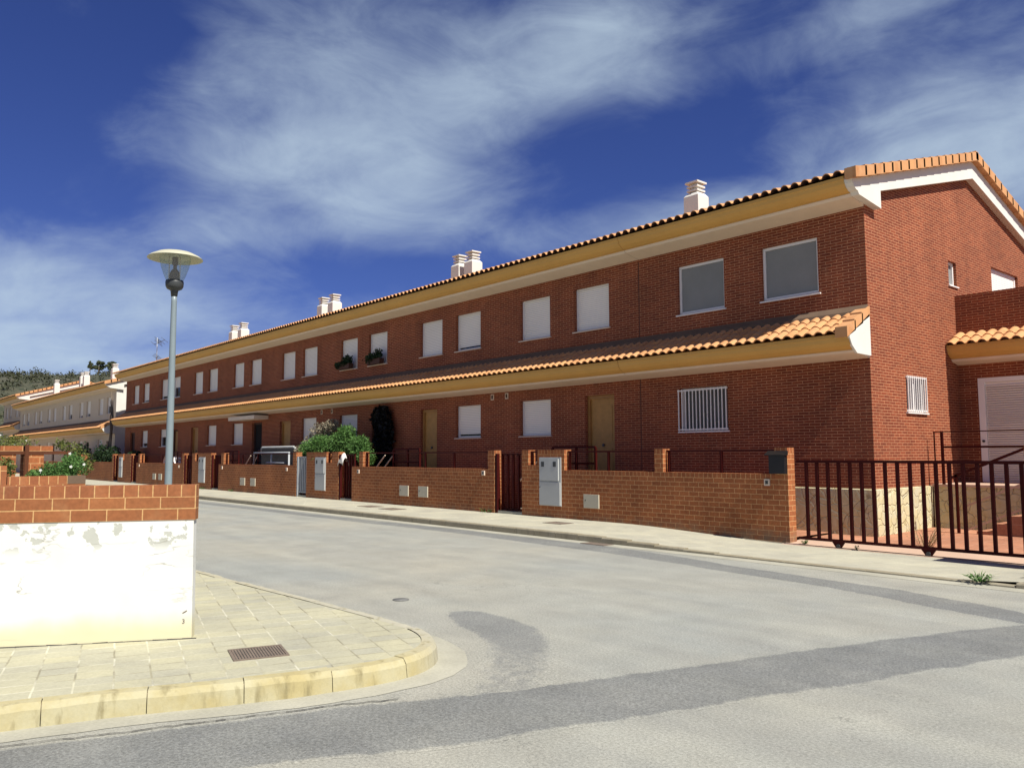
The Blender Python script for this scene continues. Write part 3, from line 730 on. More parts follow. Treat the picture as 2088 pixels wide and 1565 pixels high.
def chimney(parent, cx, cy, zt=9.52, zb=8.0, w_=0.50, dpt=0.50):
    c = MB(); h = w_ / 2; k = dpt / 2
    c.box(cx - h, cx + h, cy - k, cy + k, zb, zt - 0.43)
    t = 0.075
    c.v += [(cx + sx * (h - q_), cy + sy * (k - q_), z_) for z_, q_ in ((zt - 0.43, 0.0), (zt - 0.33, t)) for sx, sy in ((-1, -1), (1, -1), (1, 1), (-1, 1))]
    b_ = len(c.v) - 8; c.f += [(b_ + m_, b_ + (m_ + 1) % 4, b_ + 4 + (m_ + 1) % 4, b_ + 4 + m_) for m_ in range(4)] + [(b_ + 4, b_ + 5, b_ + 6, b_ + 7)]; c.sm += [False] * 5
    for i_ in range(3):
        z0 = zt - 0.285 + i_ * 0.118; q_ = h - t + (0.012 if i_ < 2 else 0.045); r_ = k - t + (0.012 if i_ < 2 else 0.045)
        c.box(cx - q_, cx + q_, cy - r_, cy + r_, z0, z0 + 0.05)
    c.box(cx - h + t + .07, cx + h - t - .07, cy - k + t + .07, cy + k - t - .07, zt - 0.33, zt - 0.04)
    return c.build('chimney', 'white', parent)


def house(name, x0, x1, label, group, wins, doors=(), extra_holes=(), chims=(), vents=(), gable=False, gable_far=False, m='facade', base_m=None, dz=0.0, dy=0.0, gable_m=None, rows=17, porch=True, joint=False):
    """one house of a terrace. wins: (xa, xb, 'u'|'l', kind, open); doors: (xa, xb, ztop, panel, frame)"""
    yf, yb, yr = YF + dy, YB + dy, YR + dy; ey = EAVE_Y + dy; ez = EAVE_Z + dz
    h = thing(name, ((x0 + x1) / 2, yf, 0), label, 'house', group)
    UP = (5.17 + dz, 6.38 + dz); LO = (2.29 + dz, 3.33 + dz)
    holes = [(a, b, *(UP if f == 'u' else LO)) for a, b, f, *_ in wins] + [(a, b, 1.0 + dz, zt + dz) for a, b, zt, *_ in doors] + list(extra_holes)
    wl = MB(); wall_grid(wl, x0, x1, -0.1, 7.0 + dz, holes, lambda u, v: (u, yf, v), 0.17, (0, 1, 0))
    zr = lambda y: ez + SL * (y - ey) - 0.10 if y <= yr else ez + SL * (2 * yr - y - ey) - 0.10
    wl.face([(x1, yb, -.1), (x0, yb, -.1), (x0, yb, 7.0 + dz), (x1, yb, 7.0 + dz)])
    if not gable_far: wl.face([(x0, yf, -.1), (x0, yb, -.1), (x0, yb, 7.0 + dz), (x0, yf, 7.0 + dz)])
    if not (gable and not gable_m):
        if gable:
            wg = MB(); wg.face(yz([(yf, -.1), (yb, -.1), (yb, zr(yb)), (yr, zr(yr)), (yf, zr(yf))], x1)); wg.build('gable_wall', gable_m, h)
    else:
        gh = [(17.80, 18.72, 2.62, 3.38), (20.34, 20.80, 5.72, 6.30), (23.08, 25.02, 5.3, 6.55)]
        wall_grid(wl, yf, yb, -0.1, 7.0, gh, lambda u, v: (x1, u, v), 0.17, (-1, 0, 0))
        wl.face(yz([(yf, 7.0), (yb, 7.0), (yb, zr(yb)), (yr, zr(yr)), (yf, zr(yf))], x1))
    if gable_far: wl.face(yz([(yb, -.1), (yf, -.1), (yf, zr(yf)), (yr, zr(yr)), (yb, zr(yb))], x0))
    wall_o = wl.build('wall', m, h)
    if joint:
        j = MB(); j.box(x0 - 0.012, x0 + 0.012, yf - 0.003, yf + 0.02, 1.0, 6.74); j.build('expansion_joint', 'pot', h)
    # dark rooms behind the openings
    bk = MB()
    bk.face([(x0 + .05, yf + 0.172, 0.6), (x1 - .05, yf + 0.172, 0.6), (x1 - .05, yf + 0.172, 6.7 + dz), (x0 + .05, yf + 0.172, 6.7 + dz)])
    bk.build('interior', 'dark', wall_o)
    for a, b, f, kind, op in wins: window(h, a, b, *(UP if f == 'u' else LO), kind, yf, op)
    for a, b, zt, pm, fm in doors: door(h, a, b, 1.0 + dz, zt + dz, pm, fm, yf)
    for vx in vents:
        v = MB(); v.box(vx - .07, vx + .07, yf - .02, yf, 3.44 + dz, 3.62 + dz); vo = v.build('vent', 'soffit', h); v2 = MB(); v2.box(vx - .04, vx + .04, yf - .026, yf - .02, 3.47 + dz, 3.59 + dz); v2.build('vent_opening', 'pot', vo)
    rx1 = x1 + (0.28 if gable else 0); rx0 = x0 - (0.28 if gable_far else 0)
    # upper eave
    cx0, cx1 = x0 - (0.05 if gable_far else -0.012 if joint else -0.004), x1 + (0.0 if gable else 0)
    ce = [(a, b + dz) for a, b in cornice_profile(ey, 7.22, 0, yf)]
    c = MB(); c.prism(yz(ce + [(ey + 0.60, 6.985 + dz), (ey + 0.60, 7.33 + dz)], cx0), (cx1 - cx0, 0, 0)); c.build('cornice', 'ochre', h)
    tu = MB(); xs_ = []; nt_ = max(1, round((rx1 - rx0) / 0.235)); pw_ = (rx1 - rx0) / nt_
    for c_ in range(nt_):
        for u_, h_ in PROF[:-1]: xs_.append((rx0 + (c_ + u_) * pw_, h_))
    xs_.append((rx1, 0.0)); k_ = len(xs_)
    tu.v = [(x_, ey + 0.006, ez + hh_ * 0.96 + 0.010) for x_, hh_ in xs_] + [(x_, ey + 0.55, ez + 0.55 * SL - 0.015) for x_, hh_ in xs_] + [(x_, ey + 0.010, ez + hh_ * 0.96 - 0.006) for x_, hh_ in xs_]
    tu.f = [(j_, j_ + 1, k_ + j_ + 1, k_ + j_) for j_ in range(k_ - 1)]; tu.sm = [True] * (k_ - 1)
    s = MB(); s.prism(yz([(ey + 0.315, 6.978 + dz), (ey + 0.315, 6.945 + dz), (ey + 0.36, 6.90 + dz), (yf, 6.80 + dz), (yf, 6.975 + dz)], cx0), (cx1 - cx0, 0, 0)); s.build('soffit', 'soffit', h)
    r = tiles(rx0, rx1, ey, ez, yr, RIDGE_Z + dz, rows, under=False); r2 = tiles(rx0, rx1, 2 * yr - ey, ez, yr, RIDGE_Z + dz, 4)
    b0 = len(r.v); r.v += r2.v; r.f += [tuple(i + b0 for i in f) for f in r2.f]; r.sm += r2.sm
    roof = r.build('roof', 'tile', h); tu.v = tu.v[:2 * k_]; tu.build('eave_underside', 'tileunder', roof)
    rd = MB(); x = rx0
    while x < rx1 - 0.05:
        e = min(x + 0.42, rx1); rd.tube([(x, yr, RIDGE_Z + dz + 0.0), (e, yr, RIDGE_Z + dz + 0.02)], [0.115, 0.10], 10); x += 0.40
    rd.build('ridge_tiles', 'tile', roof)
    for cxx in chims: chimney(roof, *cxx)
    # canopy over the ground floor
    ty, tz = yf - 0.94, 4.10 + dz
    cc = [(a, b + dz) for a, b in cornice_profile(ty, 4.04, 0, yf)]
    c = MB(); c.prism(yz(cc + [(ty + 0.60, 3.805 + dz), (ty + 0.60, 4.17 + dz), (ty + 0.25, 4.13 + dz)], cx0), (cx1 - cx0, 0, 0)); c.build('canopy_cornice', 'ochre', h)
    s = MB(); s.prism(yz([(ty + 0.315, 3.798 + dz), (ty + 0.315, 3.765 + dz), (ty + 0.36, 3.73 + dz), (yf, 3.66 + dz), (yf, 3.796 + dz)], cx0), (cx1 - cx0, 0, 0)); s.build('canopy_soffit', 'soffit', h)
    can = tiles(cx0, x1 - (0.20 if gable else 0), ty, tz, yf, 4.62 + dz, 3, amp=0.72).build('canopy_roof', 'tile', h)
    fl = MB(); fl.prism(yz([(yf - 0.17, 4.535 + dz), (yf - 0.14, 4.63 + dz), (yf - 0.02, 4.74 + dz), (yf, 4.76 + dz), (yf, 4.5 + dz)], cx0), (x1 - cx0, 0, 0)); fl.build('flashing', 'flashing', can)
    if gable:
        # white bracket and verge boards, verge tiles
        e2 = lambda y: 2 * yr - y
        half = [(ey + 0.10, 7.26), (ey + 0.075, 7.19), (ey + 0.10, 7.11), (ey + 0.16, 7.04), (ey + 0.25, 6.985), (ey + 0.31, 6.975), (ey + 0.36, 6.91), (ey + 1.30, 6.80), (ey + 1.30, 7.18)]
        inner = (yr, 8.56); oy = [(a, b + dz) for a, b in half]
        top = (yr, RIDGE_Z - 0.12 + dz)
        vf = MB(); vf.prism(yz(oy + [(inner[0], inner[1] + dz), top], x1 - 0.01), (0.17, 0, 0))
        vf.prism(yz([(e2(a), b) for a, b in oy[::-1]] + [top, (inner[0], inner[1] + dz)], x1 - 0.01), (0.17, 0, 0)); vf.build('verge_board', 'white', roof)
        vt = MB(); n = 16
        for sgn in (1, -1):
            for k in range(n):
                t0, t1 = k / n, (k + 1) / n + 0.012
                ya = ey - 0.03 + (yr - ey + 0.03) * t0; yb_ = ey - 0.03 + (yr - ey + 0.03) * t1
                za_ = ez - 0.02 + (RIDGE_Z + dz - ez + 0.02) * t0; zb_ = ez - 0.02 + (RIDGE_Z + dz - ez + 0.02) * t1
                q = [(ya, za_ - 0.12), (yb_, zb_ - 0.14), (yb_, zb_ + 0.075), (ya, za_ + 0.105)]
                if sgn < 0: q = [(e2(a), b) for a, b in q]
                vt.prism(yz(q, x1 + 0.065), (0.235, 0, 0))
        vt.build('verge_tiles', 'tile', roof)
        ep = MB(); ep.prism(yz([(yf, 4.56 + dz), (yf, 3.70 + dz), (ty + 0.36, 3.71 + dz), (ty + 0.16, 3.86 + dz), (ty + 0.075, 4.00 + dz), (ty + 0.09, 4.06 + dz)], x1 - 0.02), (0.05, 0, 0)); ep.build('canopy_end_plate', 'white', can)
        et = MB()
        for k in range(3):
            t0, t1 = k / 3, (k + 1) / 3 + 0.03; L = yf - ty
            q = [(ty - .02 + L * t0, tz - 0.10 + 0.52 * t0), (ty + L * t1, tz - 0.12 + 0.52 * t1), (ty + L * t1, tz + 0.085 + 0.52 * t1), (ty - .02 + L * t0, tz + 0.115 + 0.52 * t0)]
            q = [(min(a, yf + 0.02), b) for a, b in q]
            et.prism(yz(q, x1 - 0.22), (0.25, 0, 0))
        et.build('canopy_verge_tiles', 'tile', can)
    if gable_far:
        half = [(ey + 0.10, 7.26 + dz), (ey + 0.10, 7.11 + dz), (ey + 0.31, 6.975 + dz), (yf, 6.80 + dz), (yr, 8.56 + dz), (yr, RIDGE_Z - 0.12 + dz)]
        vf = MB(); vf.prism(yz(half, x0 - 0.16), (0.16, 0, 0)); vf.prism(yz([(2 * yr - a, b) for a, b in half[::-1]], x0 - .16), (.16, 0, 0)); vf.build('verge_board', 'white', roof)
    if porch:
        pl = MB()
        for a, b, *_ in doors: pl.box(a - 0.35, b + 0.35, yf - 0.95, yf, 0.1, 0.98)
        for a, b, *_ in doors:
            for k in range(5): pl.box(a - 0.35 - 0.28 * (k + 1), a - 0.35 - 0.28 * k, yf - 0.95, yf - 0.05, 0.1, 0.98 - 0.15 * (k + 1))
        if doors: pl.build('porch_step', 'concrete', h)
    if base_m:
        st = MB(); st.prism([(x0, yf - 0.012, 0.02), (x0, yf - 0.035, 1.0), (x0, yf - 0.0, 1.015), (x0, yf - 0.0, 0.02)], (x1 - x0 + 0.035, 0, 0)); st.build('plinth', base_m, h)
        st = MB(); st.prism([(x1, yf, 0.02), (x1 + 0.035, yf, 1.0), (x1 + 0.0, yf, 1.015)], (0, 2.61, 0)); st.build('plinth', base_m, h)
    return h


RG = 'terraced brick houses along the main street'
W_ = 'wood'; WD = 'wooddark'
S_ = 'shut'
HOUSES = [
    ('terraced_house', -13.80, -7.75, 'brick end house at the right with sunlit gable and two grey screened upper windows',
     [(-12.53, -11.18, 'u', 'screen', 0), (-10.16, -8.80, 'u', 'screen', 0), (-12.54, -11.17, 'l', 'grille', 0)], [], [(-13.98, 19.0)], [], dict(gable=True, base_m='stone', joint=True)),
    ('terraced_house', -19.40, -13.80, 'brick house whose yellow door stands right of its window, next to the end house',
     [(-16.18, -14.86, 'u', S_, 0), (-18.50, -17.19, 'u', S_, 0), (-18.52, -17.19, 'l', S_, 0)], [(-15.80, -14.72, 3.34, W_, WD)], [], [-19.15], {}),
    ('terraced_house', -25.05, -19.40, 'brick house behind the wall with two beige covers, yellow door left of its window',
     [(-21.78, -20.46, 'u', S_, 0.05), (-23.88, -22.57, 'u', S_, 0), (-21.77, -20.46, 'l', S_, 0.06)], [(-23.86, -22.86, 3.30, W_, WD)], [(-24.45, 19.0), (-25.3, 19.0)], [-19.85], {}),
    ('terraced_house', -30.75, -25.05, 'brick house with potted plants on its upper sills and a black doorway',
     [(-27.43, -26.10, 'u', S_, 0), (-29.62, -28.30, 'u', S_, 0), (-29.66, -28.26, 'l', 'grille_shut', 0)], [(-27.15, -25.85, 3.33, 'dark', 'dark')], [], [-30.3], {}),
    ('terraced_house', -36.40, -30.75, 'brick house behind the big green bush, its door left of the window',
     [(-33.02, -31.70, 'u', S_, 0), (-35.12, -33.80, 'u', S_, 0), (-33.04, -31.70, 'l', S_, 0)], [(-35.25, -34.15, 3.28, W_, WD)], [(-35.44, 19.0), (-36.55, 19.0)], [-31.2], {}),
    ('terraced_house', -42.10, -36.40, 'brick house with a dark doorway under a grey slab, behind the grey swing frame',
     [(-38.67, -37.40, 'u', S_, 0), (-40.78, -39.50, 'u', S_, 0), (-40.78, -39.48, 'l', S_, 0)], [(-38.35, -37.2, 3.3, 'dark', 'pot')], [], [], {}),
    ('terraced_house', -47.80, -42.10, 'brick house with a reddish door left of its window, just right of the lamp post',
     [(-44.28, -42.98, 'u', S_, 0), (-46.46, -45.16, 'u', S_, 0), (-44.28, -43.0, 'l', S_, 0)], [(-46.76, -45.66, 3.3, WD, WD)], [(-46.54, 19.0), (-47.9, 19.0)], [], {}),
    ('terraced_house', -53.45, -47.80, 'brick house partly behind the lamp post with a half raised upper shutter',
     [(-50.05, -48.78, 'u', S_, 0.48), (-52.22, -50.92, 'u', S_, 0.12), (-52.2, -50.95, 'l', S_, 0.55)], [(-49.9, -48.95, 3.25, WD, 'pot')], [], [], {}),
    ('terraced_house', -59.60, -53.45, 'brick house at the far left end of the brick terrace, under the television aerial',
     [(-55.82, -54.58, 'u', S_, 0.06), (-57.96, -56.74, 'u', S_, 0), (-55.90, -54.65, 'l', S_, 0.2)], [(-58.35, -57.3, 3.27, 'pot', 'pot')], [], [], dict(gable_far=True)),
]
for nm, a, b, lab, wn, dr, ch, vt, kw in HOUSES:
    wn = [(p, q, f, ('shut' if k == 'grille_shut' else k), o) for p, q, f, k, o in wn]
    hh = house(nm, a, b, lab, RG, wn, dr, chims=ch, vents=vt, rows=17 if a > -31 else 12, **kw)
    if a == -13.80: END = hh
    if a == -42.10: CANT = hh
    if a == -30.75: BLACK_DOOR = hh

# the end house: gable windows, rear wing with canopy, louvred door and terrace
GX = -7.75
f = MB()   # small barred window in the sunlit gable
for a, b, c, e in ((17.80, 18.72, 3.33, 3.38), (17.80, 18.72, 2.62, 2.67), (17.80, 17.85, 2.67, 3.33), (18.67, 18.72, 2.67, 3.33)): f.box(GX - .11, GX - .05, a, b, c, e)
f.box(GX - .10, GX - .06, 18.24, 18.29, 2.67, 3.33); fo = f.build('window', 'whitemetal', END)
q = MB(); q.box(GX - .10, GX - .09, 17.85, 18.67, 2.67, 3.33); q.build('glass', 'glass', fo)
q = MB(); q.prism([(GX + 0.05, 17.74, 2.58), (GX + 0.05, 17.74, 2.605), (GX - .15, 17.74, 2.62), (GX - .15, 17.74, 2.58)], (0, 1.04, 0)); q.build('sill', 'whitemetal', fo)
q = MB()
for k in range(10): q.bar((GX + .035, 17.80 + .92 * k / 9, 2.62), (GX + .035, 17.80 + .92 * k / 9, 3.40), 0.022)
for zz in (2.65, 3.37): q.bar((GX + .02, 17.78, zz), (GX + .02, 18.74, zz), 0.022)
for y_ in (17.78, 18.74): q.bar((GX + .02, y_, 3.37), (GX - .06, y_, 3.37), .02); q.bar((GX + .02, y_, 2.65), (GX - .06, y_, 2.65), .02)
q.build('grille', 'whitemetal', fo)
f = MB()   # narrow upper window
for a, b, c, e in ((20.34, 20.80, 6.25, 6.30), (20.34, 20.80, 5.72, 5.77), (20.34, 20.39, 5.77, 6.25), (20.75, 20.80, 5.77, 6.25)): f.box(GX - .13, GX - .07, a, b, c, e)
fo = f.build('window', 'whitemetal', END); q = MB(); q.box(GX - .12, GX - .11, 20.39, 20.75, 5.77, 6.25); q.build('glass', 'screen', fo)
q = MB(); q.prism([(GX + 0.04, 20.30, 5.68), (GX + 0.04, 20.30, 5.705), (GX - .15, 20.30, 5.72), (GX - .15, 20.30, 5.68)], (0, 0.54, 0)); q.build('sill', 'whitemetal', fo)
f = MB()   # wide shuttered opening onto the roof terrace
for a, b, c, e in ((23.08, 25.02, 6.48, 6.55), (23.08, 23.15, 5.3, 6.48), (24.95, 25.02, 5.3, 6.48)): f.box(GX - .13, GX - .07, a, b, c, e)
fo = f.build('window', 'whitemetal', END); q = MB(); q.box(GX - .11, GX - .09, 23.15, 24.95, 5.3, 6.48); q.build('roller_shutter', 'shutter', fo)
AY = 20.62; AX1 = -1.5
wg = MB(); wall_grid(wg, GX + .003, AX1, 0.0, 5.47, [(-7.33, -5.55, 1.06, 3.46)], lambda u, v: (u, AY, v), 0.15, (0, 1, 0))
wg.face([(AX1, AY, 0), (AX1, AY + 7, 0), (AX1, AY + 7, 5.47), (AX1, AY, 5.47)]); wg.face([(GX + .003, AY, 5.47), (AX1, AY, 5.47), (AX1, AY + .22, 5.47), (GX + .003, AY + .22, 5.47)])
wg.face([(GX + .003, AY + .22, 5.47), (AX1, AY + .22, 5.47), (AX1, AY + .22, 4.4), (GX + .003, AY + .22, 4.4)]); wg.face([(GX + .003, AY + .2, 4.4), (AX1, AY + .2, 4.4), (AX1, AY + 7, 4.4), (GX + .003, AY + 7, 4.4)])
wg.build('wing_wall', 'facade', END)
ty = AY - 0.68; cc = [(a, b + 0.14) for a, b in cornice_profile(ty, 4.04, 0, AY)]
c = MB(); c.prism(yz(cc + [(ty + .5, 3.95), (ty + .5, 4.25)], GX + .003), (AX1 - GX, 0, 0)); c.build('wing_cornice', 'ochre', END)
c = MB(); c.prism(yz([(ty + .315, 3.938), (ty + .315, 3.90), (ty + .36, 3.86), (AY, 3.80), (AY, 3.936)], GX + .003), (AX1 - GX, 0, 0)); c.build('wing_soffit', 'soffit', END)
tiles(GX + .01, AX1, ty, 4.22, AY, 4.54, 2, amp=0.8).build('wing_canopy_roof', 'tile', END)
f = MB()
for a, b, c_, e in ((-7.33, -5.55, 3.36, 3.46), (-7.33, -7.19, 1.06, 3.36), (-5.69, -5.55, 1.06, 3.36)): f.box(a, b, AY - .02, AY + .06, c_, e)
fo = f.build('louvred_door', 'whitemetal', END)
sl_ = MB(); zz = 1.12
sl_.box(-7.19, -5.69, AY + .03, AY + .05, 1.06, 3.36)
while zz < 3.30: sl_.prism(yz([(AY - .012, zz), (AY + .03, zz + .035), (AY + .03, zz + .042), (AY - .012, zz + .012)], -7.17), (1.46, 0, 0)); zz += 0.052
sl_.build('louvres', 'shutter', fo)
q = MB(); q.tube([(-7.26, AY - .05, 2.0), (-7.26, AY - .02, 2.0)], .03, 8); q.build('door_handle', 'lampdark', fo)
te = MB(); te.box(GX + .04, AX1, 18.83, AY - .001, 0.0, 1.0); te.build('terrace', 'stone', END)
te = MB(); te.box(GX + .037, AX1, 18.79, AY - .001, 1.0, 1.055); te.build('terrace_paving', 'pinkcrete', END)
sp = MB()
for k in range(6): sp.box(-6.55 + .3 * k, -6.55 + .3 * (k + 1), 17.95, 18.785, 0.05, 0.16 + 0.165 * k)
sp.box(-4.75, -3.6, 17.95, 18.785, 0.05, 1.05)
sp.build('terrace_steps', 'yardtile', END)
sp = MB()
for z_ in (0.14, 0.62): sp.prism([(-6.75, 17.93, z_), (-4.6, 17.93, z_ + 0.98), (-4.6, 17.93, z_ + 1.02), (-6.75, 17.93, z_ + .04)], (0, 0.02, 0))
sp.build('step_trim', 'pinkcrete', END)
rl = thing('terrace_railing', (-7.55, 18.72, 1.05), 'dark red railing on the stone terrace in front of the louvred door', 'railing')
for nm, segs in (('top_rail', [((-7.62, 18.72, 2.19), (AX1, 18.72, 2.19), 0.022)]), ('middle_rail', [((-7.45, 18.72, 1.86), (AX1, 18.72, 1.86), 0.045)]), ('lower_rail', [((-7.45, 18.72, 1.52), (AX1, 18.72, 1.52), 0.045)])):
    q = MB()
    for a, b, w0 in segs: q.bar(a, b, w0)
    q.build(nm, 'redmetal', rl)
q = MB(); q.bar((-7.60, 18.72, 1.05), (-7.60, 18.72, 2.18), 0.022); q.build('post', 'redmetal', rl)
for px_ in (-7.44, -5.0, -2.6): q = MB(); q.bar((px_, 18.72, 1.055), (px_, 18.72, 2.178), 0.05); q.build('post', 'redmetal', rl)
hr = thing('stair_handrail', (-6.87, 17.9, 0.08), 'reddish handrail rising beside the steps behind the sliding gate', 'handrail')
q = MB(); q.bar((-6.98, 17.9, 1.22), (-4.8, 17.9, 2.15), 0.05); q.build('rail', 'redmetal', hr)
for px_ in (-6.87, -4.9): q = MB(); q.bar((px_, 17.9, 0.06 if px_ < -6 else 1.05), (px_, 17.9, 1.24 + (px_ + 6.98) * 0.427), 0.05); q.build('post', 'redmetal', hr)
# grey slab above the dark doorway of the sixth house
q = MB(); q.box(-39.6, -36.5, 15.5, 16.198, 3.42, 3.60); q.build('door_canopy', 'soffit', CANT)
# black leaf mass, added for the dark recess at the fourth house's doorway
leaves([(-26.15, 15.98, 3.15, .62, .16, .40, .8), (-25.95, 15.98, 2.5, .62, .16, .7, 1), (-26.0, 15.98, 1.7, .62, .16, .7, 1), (-26.0, 15.98, 1.2, .6, .16, .4, .6)], 4200, .16, .8, .5, 91).build('recess_stand_in', 'blackleaf', BLACK_DOOR)

# flower troughs on the two upper sills
FT = [(-29.05, 'flower trough with a bare sprawling plant on the left sill of the two planted sills'), (-26.75, 'full flower trough of dark plants on the right sill of the two planted sills')]
for i, (cx, lab) in enumerate(FT):
    t = thing('flower_trough', (cx, 16.1, 5.18), lab, 'flower box', 'flower troughs on upper sills')
    q = MB(); q.prism([(cx - .45, 15.98, 5.16), (cx + .45, 15.98, 5.16), (cx + .48, 15.97, 5.36), (cx - .48, 15.97, 5.36)], (0, 0.2, 0)); q.build('trough', 'pot', t)
    bl = [(cx, 16.04, 5.45, .55, .14, .16, 1), (cx - .3, 16.02, 5.38, .3, .14, .2, .6), (cx + .25, 16.04, 5.52, .25, .12, .2, .7)] if i else [(cx + .2, 16.04, 5.48, .36, .14, .22, 1), (cx - .35, 16.0, 5.34, .42, .12, .15, .6)]
    leaves(bl, 700, .10, .6, .2, 30 + i).build('plant', 'leafdark', t)

# ------------------------------------------------------------------ pale terrace further left, and the one above it
PG = 'pale rendered houses beyond the brick terrace'
xs = [-62.0 - 5.85 * k for k in range(7)]
plabs = ['pale house nearest the brick terrace with a bright white gable and white chimney', 'second pale house from the bright white gable', 'third pale house from the bright white gable', 'pale house in the middle of its row, under a pair of white chimneys', 'fifth pale house from the bright white gable', 'last pale house before the higher white gable, with a single chimney']
for k in range(6):
    b, a = xs[k], xs[k + 1]; cx = (a + b) / 2
    wn = [(cx - 1.75, cx - 0.5, 'u', S_, 0.1 * (k % 2)), (cx + 0.5, cx + 1.75, 'u', S_, 0.45 if k == 0 else 0.15 * (k % 3)), (cx - 1.6, cx - .35, 'l', S_, 0)]
    ch = {0: [(-71.9, 18.6, 9.25)], 3: [(-84.2, 19.0), (-82.9, 19.0)], 5: [(-95.0, 19.0, 9.6)]}.get(k, [])
    house('rendered_house', a, b, plabs[k], PG, wn, [(cx + .7, cx + 1.6, 3.2, 'pot', 'pot')], chims=ch, gable=(k == 0), gable_m='white', m='cream', rows=8, dz=-0.4, porch=False)
for k in range(2):
    b, a = -97.4 - 5.85 * k, -97.4 - 5.85 * (k + 1); cx = (a + b) / 2
    wn = [(cx - 1.75, cx - 0.5, 'u', S_, 0), (cx + 0.5, cx + 1.75, 'u', S_, 0.2), (cx - 1.6, cx - .35, 'l', S_, 0)]
    house('rendered_house', a, b, ['higher pale house whose white gable shows above the lower roofs', 'farthest pale house at the left end of the street'][k], PG, wn, gable=(k == 0), gable_m='white', m='cream', rows=8, dz=0.75, dy=0.35, porch=False)

# ------------------------------------------------------------------ garden walls, gates, cabinets
WY0, WY1 = 14.40, 14.65
GW = 'brick garden walls in front of the terrace'


def gwall(label, segs, notch=None):
    xa, xb = segs[0][0], segs[-1][1]; o = thing('garden_wall', ((xa + xb) / 2, WY0, 0), label, 'garden wall', GW)
    b = MB(); h_ = MB()
    for a, c, z in segs: b.box(a, c, WY0, WY1, -0.12, z - 0.1); h_.box(a, c, WY0, WY1, z - 0.1, z)
    b.build('brickwork', 'wallbrick', o); h_.build('coping', 'header', o); return o


def plate(name, x, z, wx, wz, m, label, cat, group, dot=None):
    o = thing(name, (x, WY0, z), label, cat, group); q = MB(); q.box(x - wx / 2, x + wx / 2, WY0 - .03, WY0 - .0005, z - wz / 2, z + wz / 2); q.build('cover', m, o)
    if dot:
        q = MB(); q.box(x + dot[0] - dot[2], x + dot[0] + dot[2], WY0 - .036, WY0 - .0305, z + dot[1] - dot[3], z + dot[1] + dot[3]); q.build('button' if cat == 'doorbell' else 'lock', 'lampdark', o)
    return o


def cabinet(xa, xb, label):
    o = thing('meter_cabinet', ((xa + xb) / 2, WY0, .43), label, 'meter cabinet', 'grey meter cabinets on the garden walls')
    q = MB(); q.box(xa, xb, WY0 - .02, WY0 - .0005, .43, 1.66); fr = q.build('frame', 'cabinet', o)
    q = MB(); q.box(xa + .03, xb - .07, WY0 - .05, WY0 - .021, 1.07, 1.62); u = q.build('upper_door', 'cabinet', o)
    q = MB(); q.box(xa + .02, xb - .02, WY0 - .045, WY0 - .021, .45, 1.03); l_ = q.build('lower_door', 'cabinet', o)
    for cx in (xa + .16, xb - .20): q = MB(); q.box(cx - .055, cx + .055, WY0 - .055, WY0 - .0505, 1.42, 1.55); q.build('meter_window', 'lampdark', u)
    q = MB(); q.tube([(xa + .05, WY0 - .055, .9), (xa + .05, WY0 - .044, .9)], .015, 8); q.build('lock', 'lampdark', l_)


def gate(xa, xb, label, m='redmetal', z0=.24, z1=1.74, y=14.56):
    o = thing('garden_gate', ((xa + xb) / 2, y, 0.1), label, 'gate', 'small garden gates between the walls')
    q = MB(); q.bar((xa + .06, WY0 + .05, 0.02), (xa + .06, WY0 + .05, z1 + .02), .085, .085); q.build('post', m, o)
    for z_, nm_ in ((z1, 'top_rail'), (z0, 'bottom_rail')): q = MB(); q.bar((xa + .12, y, z_), (xb - .02, y, z_), .05); q.build(nm_, m, o)
    n = 5
    for k in range(n): xx = xa + .16 + (xb - xa - .22) * k / (n - 1); q = MB(); q.bar((xx, y, z0), (xx, y, z1), .055, .05, (0, 1, 0)); q.build('bar', m, o)
    s = MB(); s.box(xa + .001, xb - .001, WY0 + .02, WY1, -.05, .2); s.build('threshold', 'concrete', o)
    return o


def wrail(xa, xb, posts, label, z=1.80, zb=1.33, diag=()):
    o = thing('wall_railing', ((xa + xb) / 2, 14.52, zb), label, 'railing', 'dark red railings on the garden walls')
    q = MB(); q.bar((xa, 14.52, z), (xb, 14.52, z), .04); q.build('rail', 'redmetal', o)
    for p in posts: q = MB(); q.bar((p, 14.52, zb), (p, 14.52, z - .02), .05); q.build('post', 'redmetal', o)
    return o


Zt, Zl = 1.85, 1.335
def notch_bars(x): return x
gwall('nearest brick garden wall, ending in the sunlit pillar beside the sliding gate', [(-16.42, -16.16, Zt), (-16.16, -15.80, 1.46), (-15.80, -14.80, Zt), (-14.80, -11.90, Zl), (-11.90, -11.66, Zt), (-11.66, -8.88, Zl), (-8.88, -8.60, Zt)])
gwall('brick garden wall with two beige covers between two red gates', [(-25.45, -24.95, Zl), (-24.95, -24.70, Zt), (-24.70, -17.86, Zl), (-17.86, -17.58, Zt)])
gwall('tall wall block with a meter cabinet under the big bush', [(-28.92, -27.32, Zt), (-27.32, -26.9, 1.46), (-26.9, -26.42, Zt)])
gwall('brick garden wall in front of the grey swing frame', [(-37.8, -37.5, Zl), (-37.5, -37.2, Zt), (-37.2, -30.08, Zl), (-30.08, -29.78, Zt)])
gwall('tall wall block with a meter cabinet just right of the lamp post', [(-41.30, -40.9, Zt), (-40.9, -40.5, 1.46), (-40.5, -38.78, Zt)])
gwall('brick garden wall passing behind the lamp post', [(-50.48, -50.1, Zl), (-50.1, -49.8, Zt), (-49.8, -42.8, Zl), (-42.8, -42.5, Zt)])
gwall('tall wall block with a meter cabinet left of the lamp post', [(-54.22, -53.2, Zt), (-53.2, -52.8, 1.46), (-52.8, -51.6, Zt)])
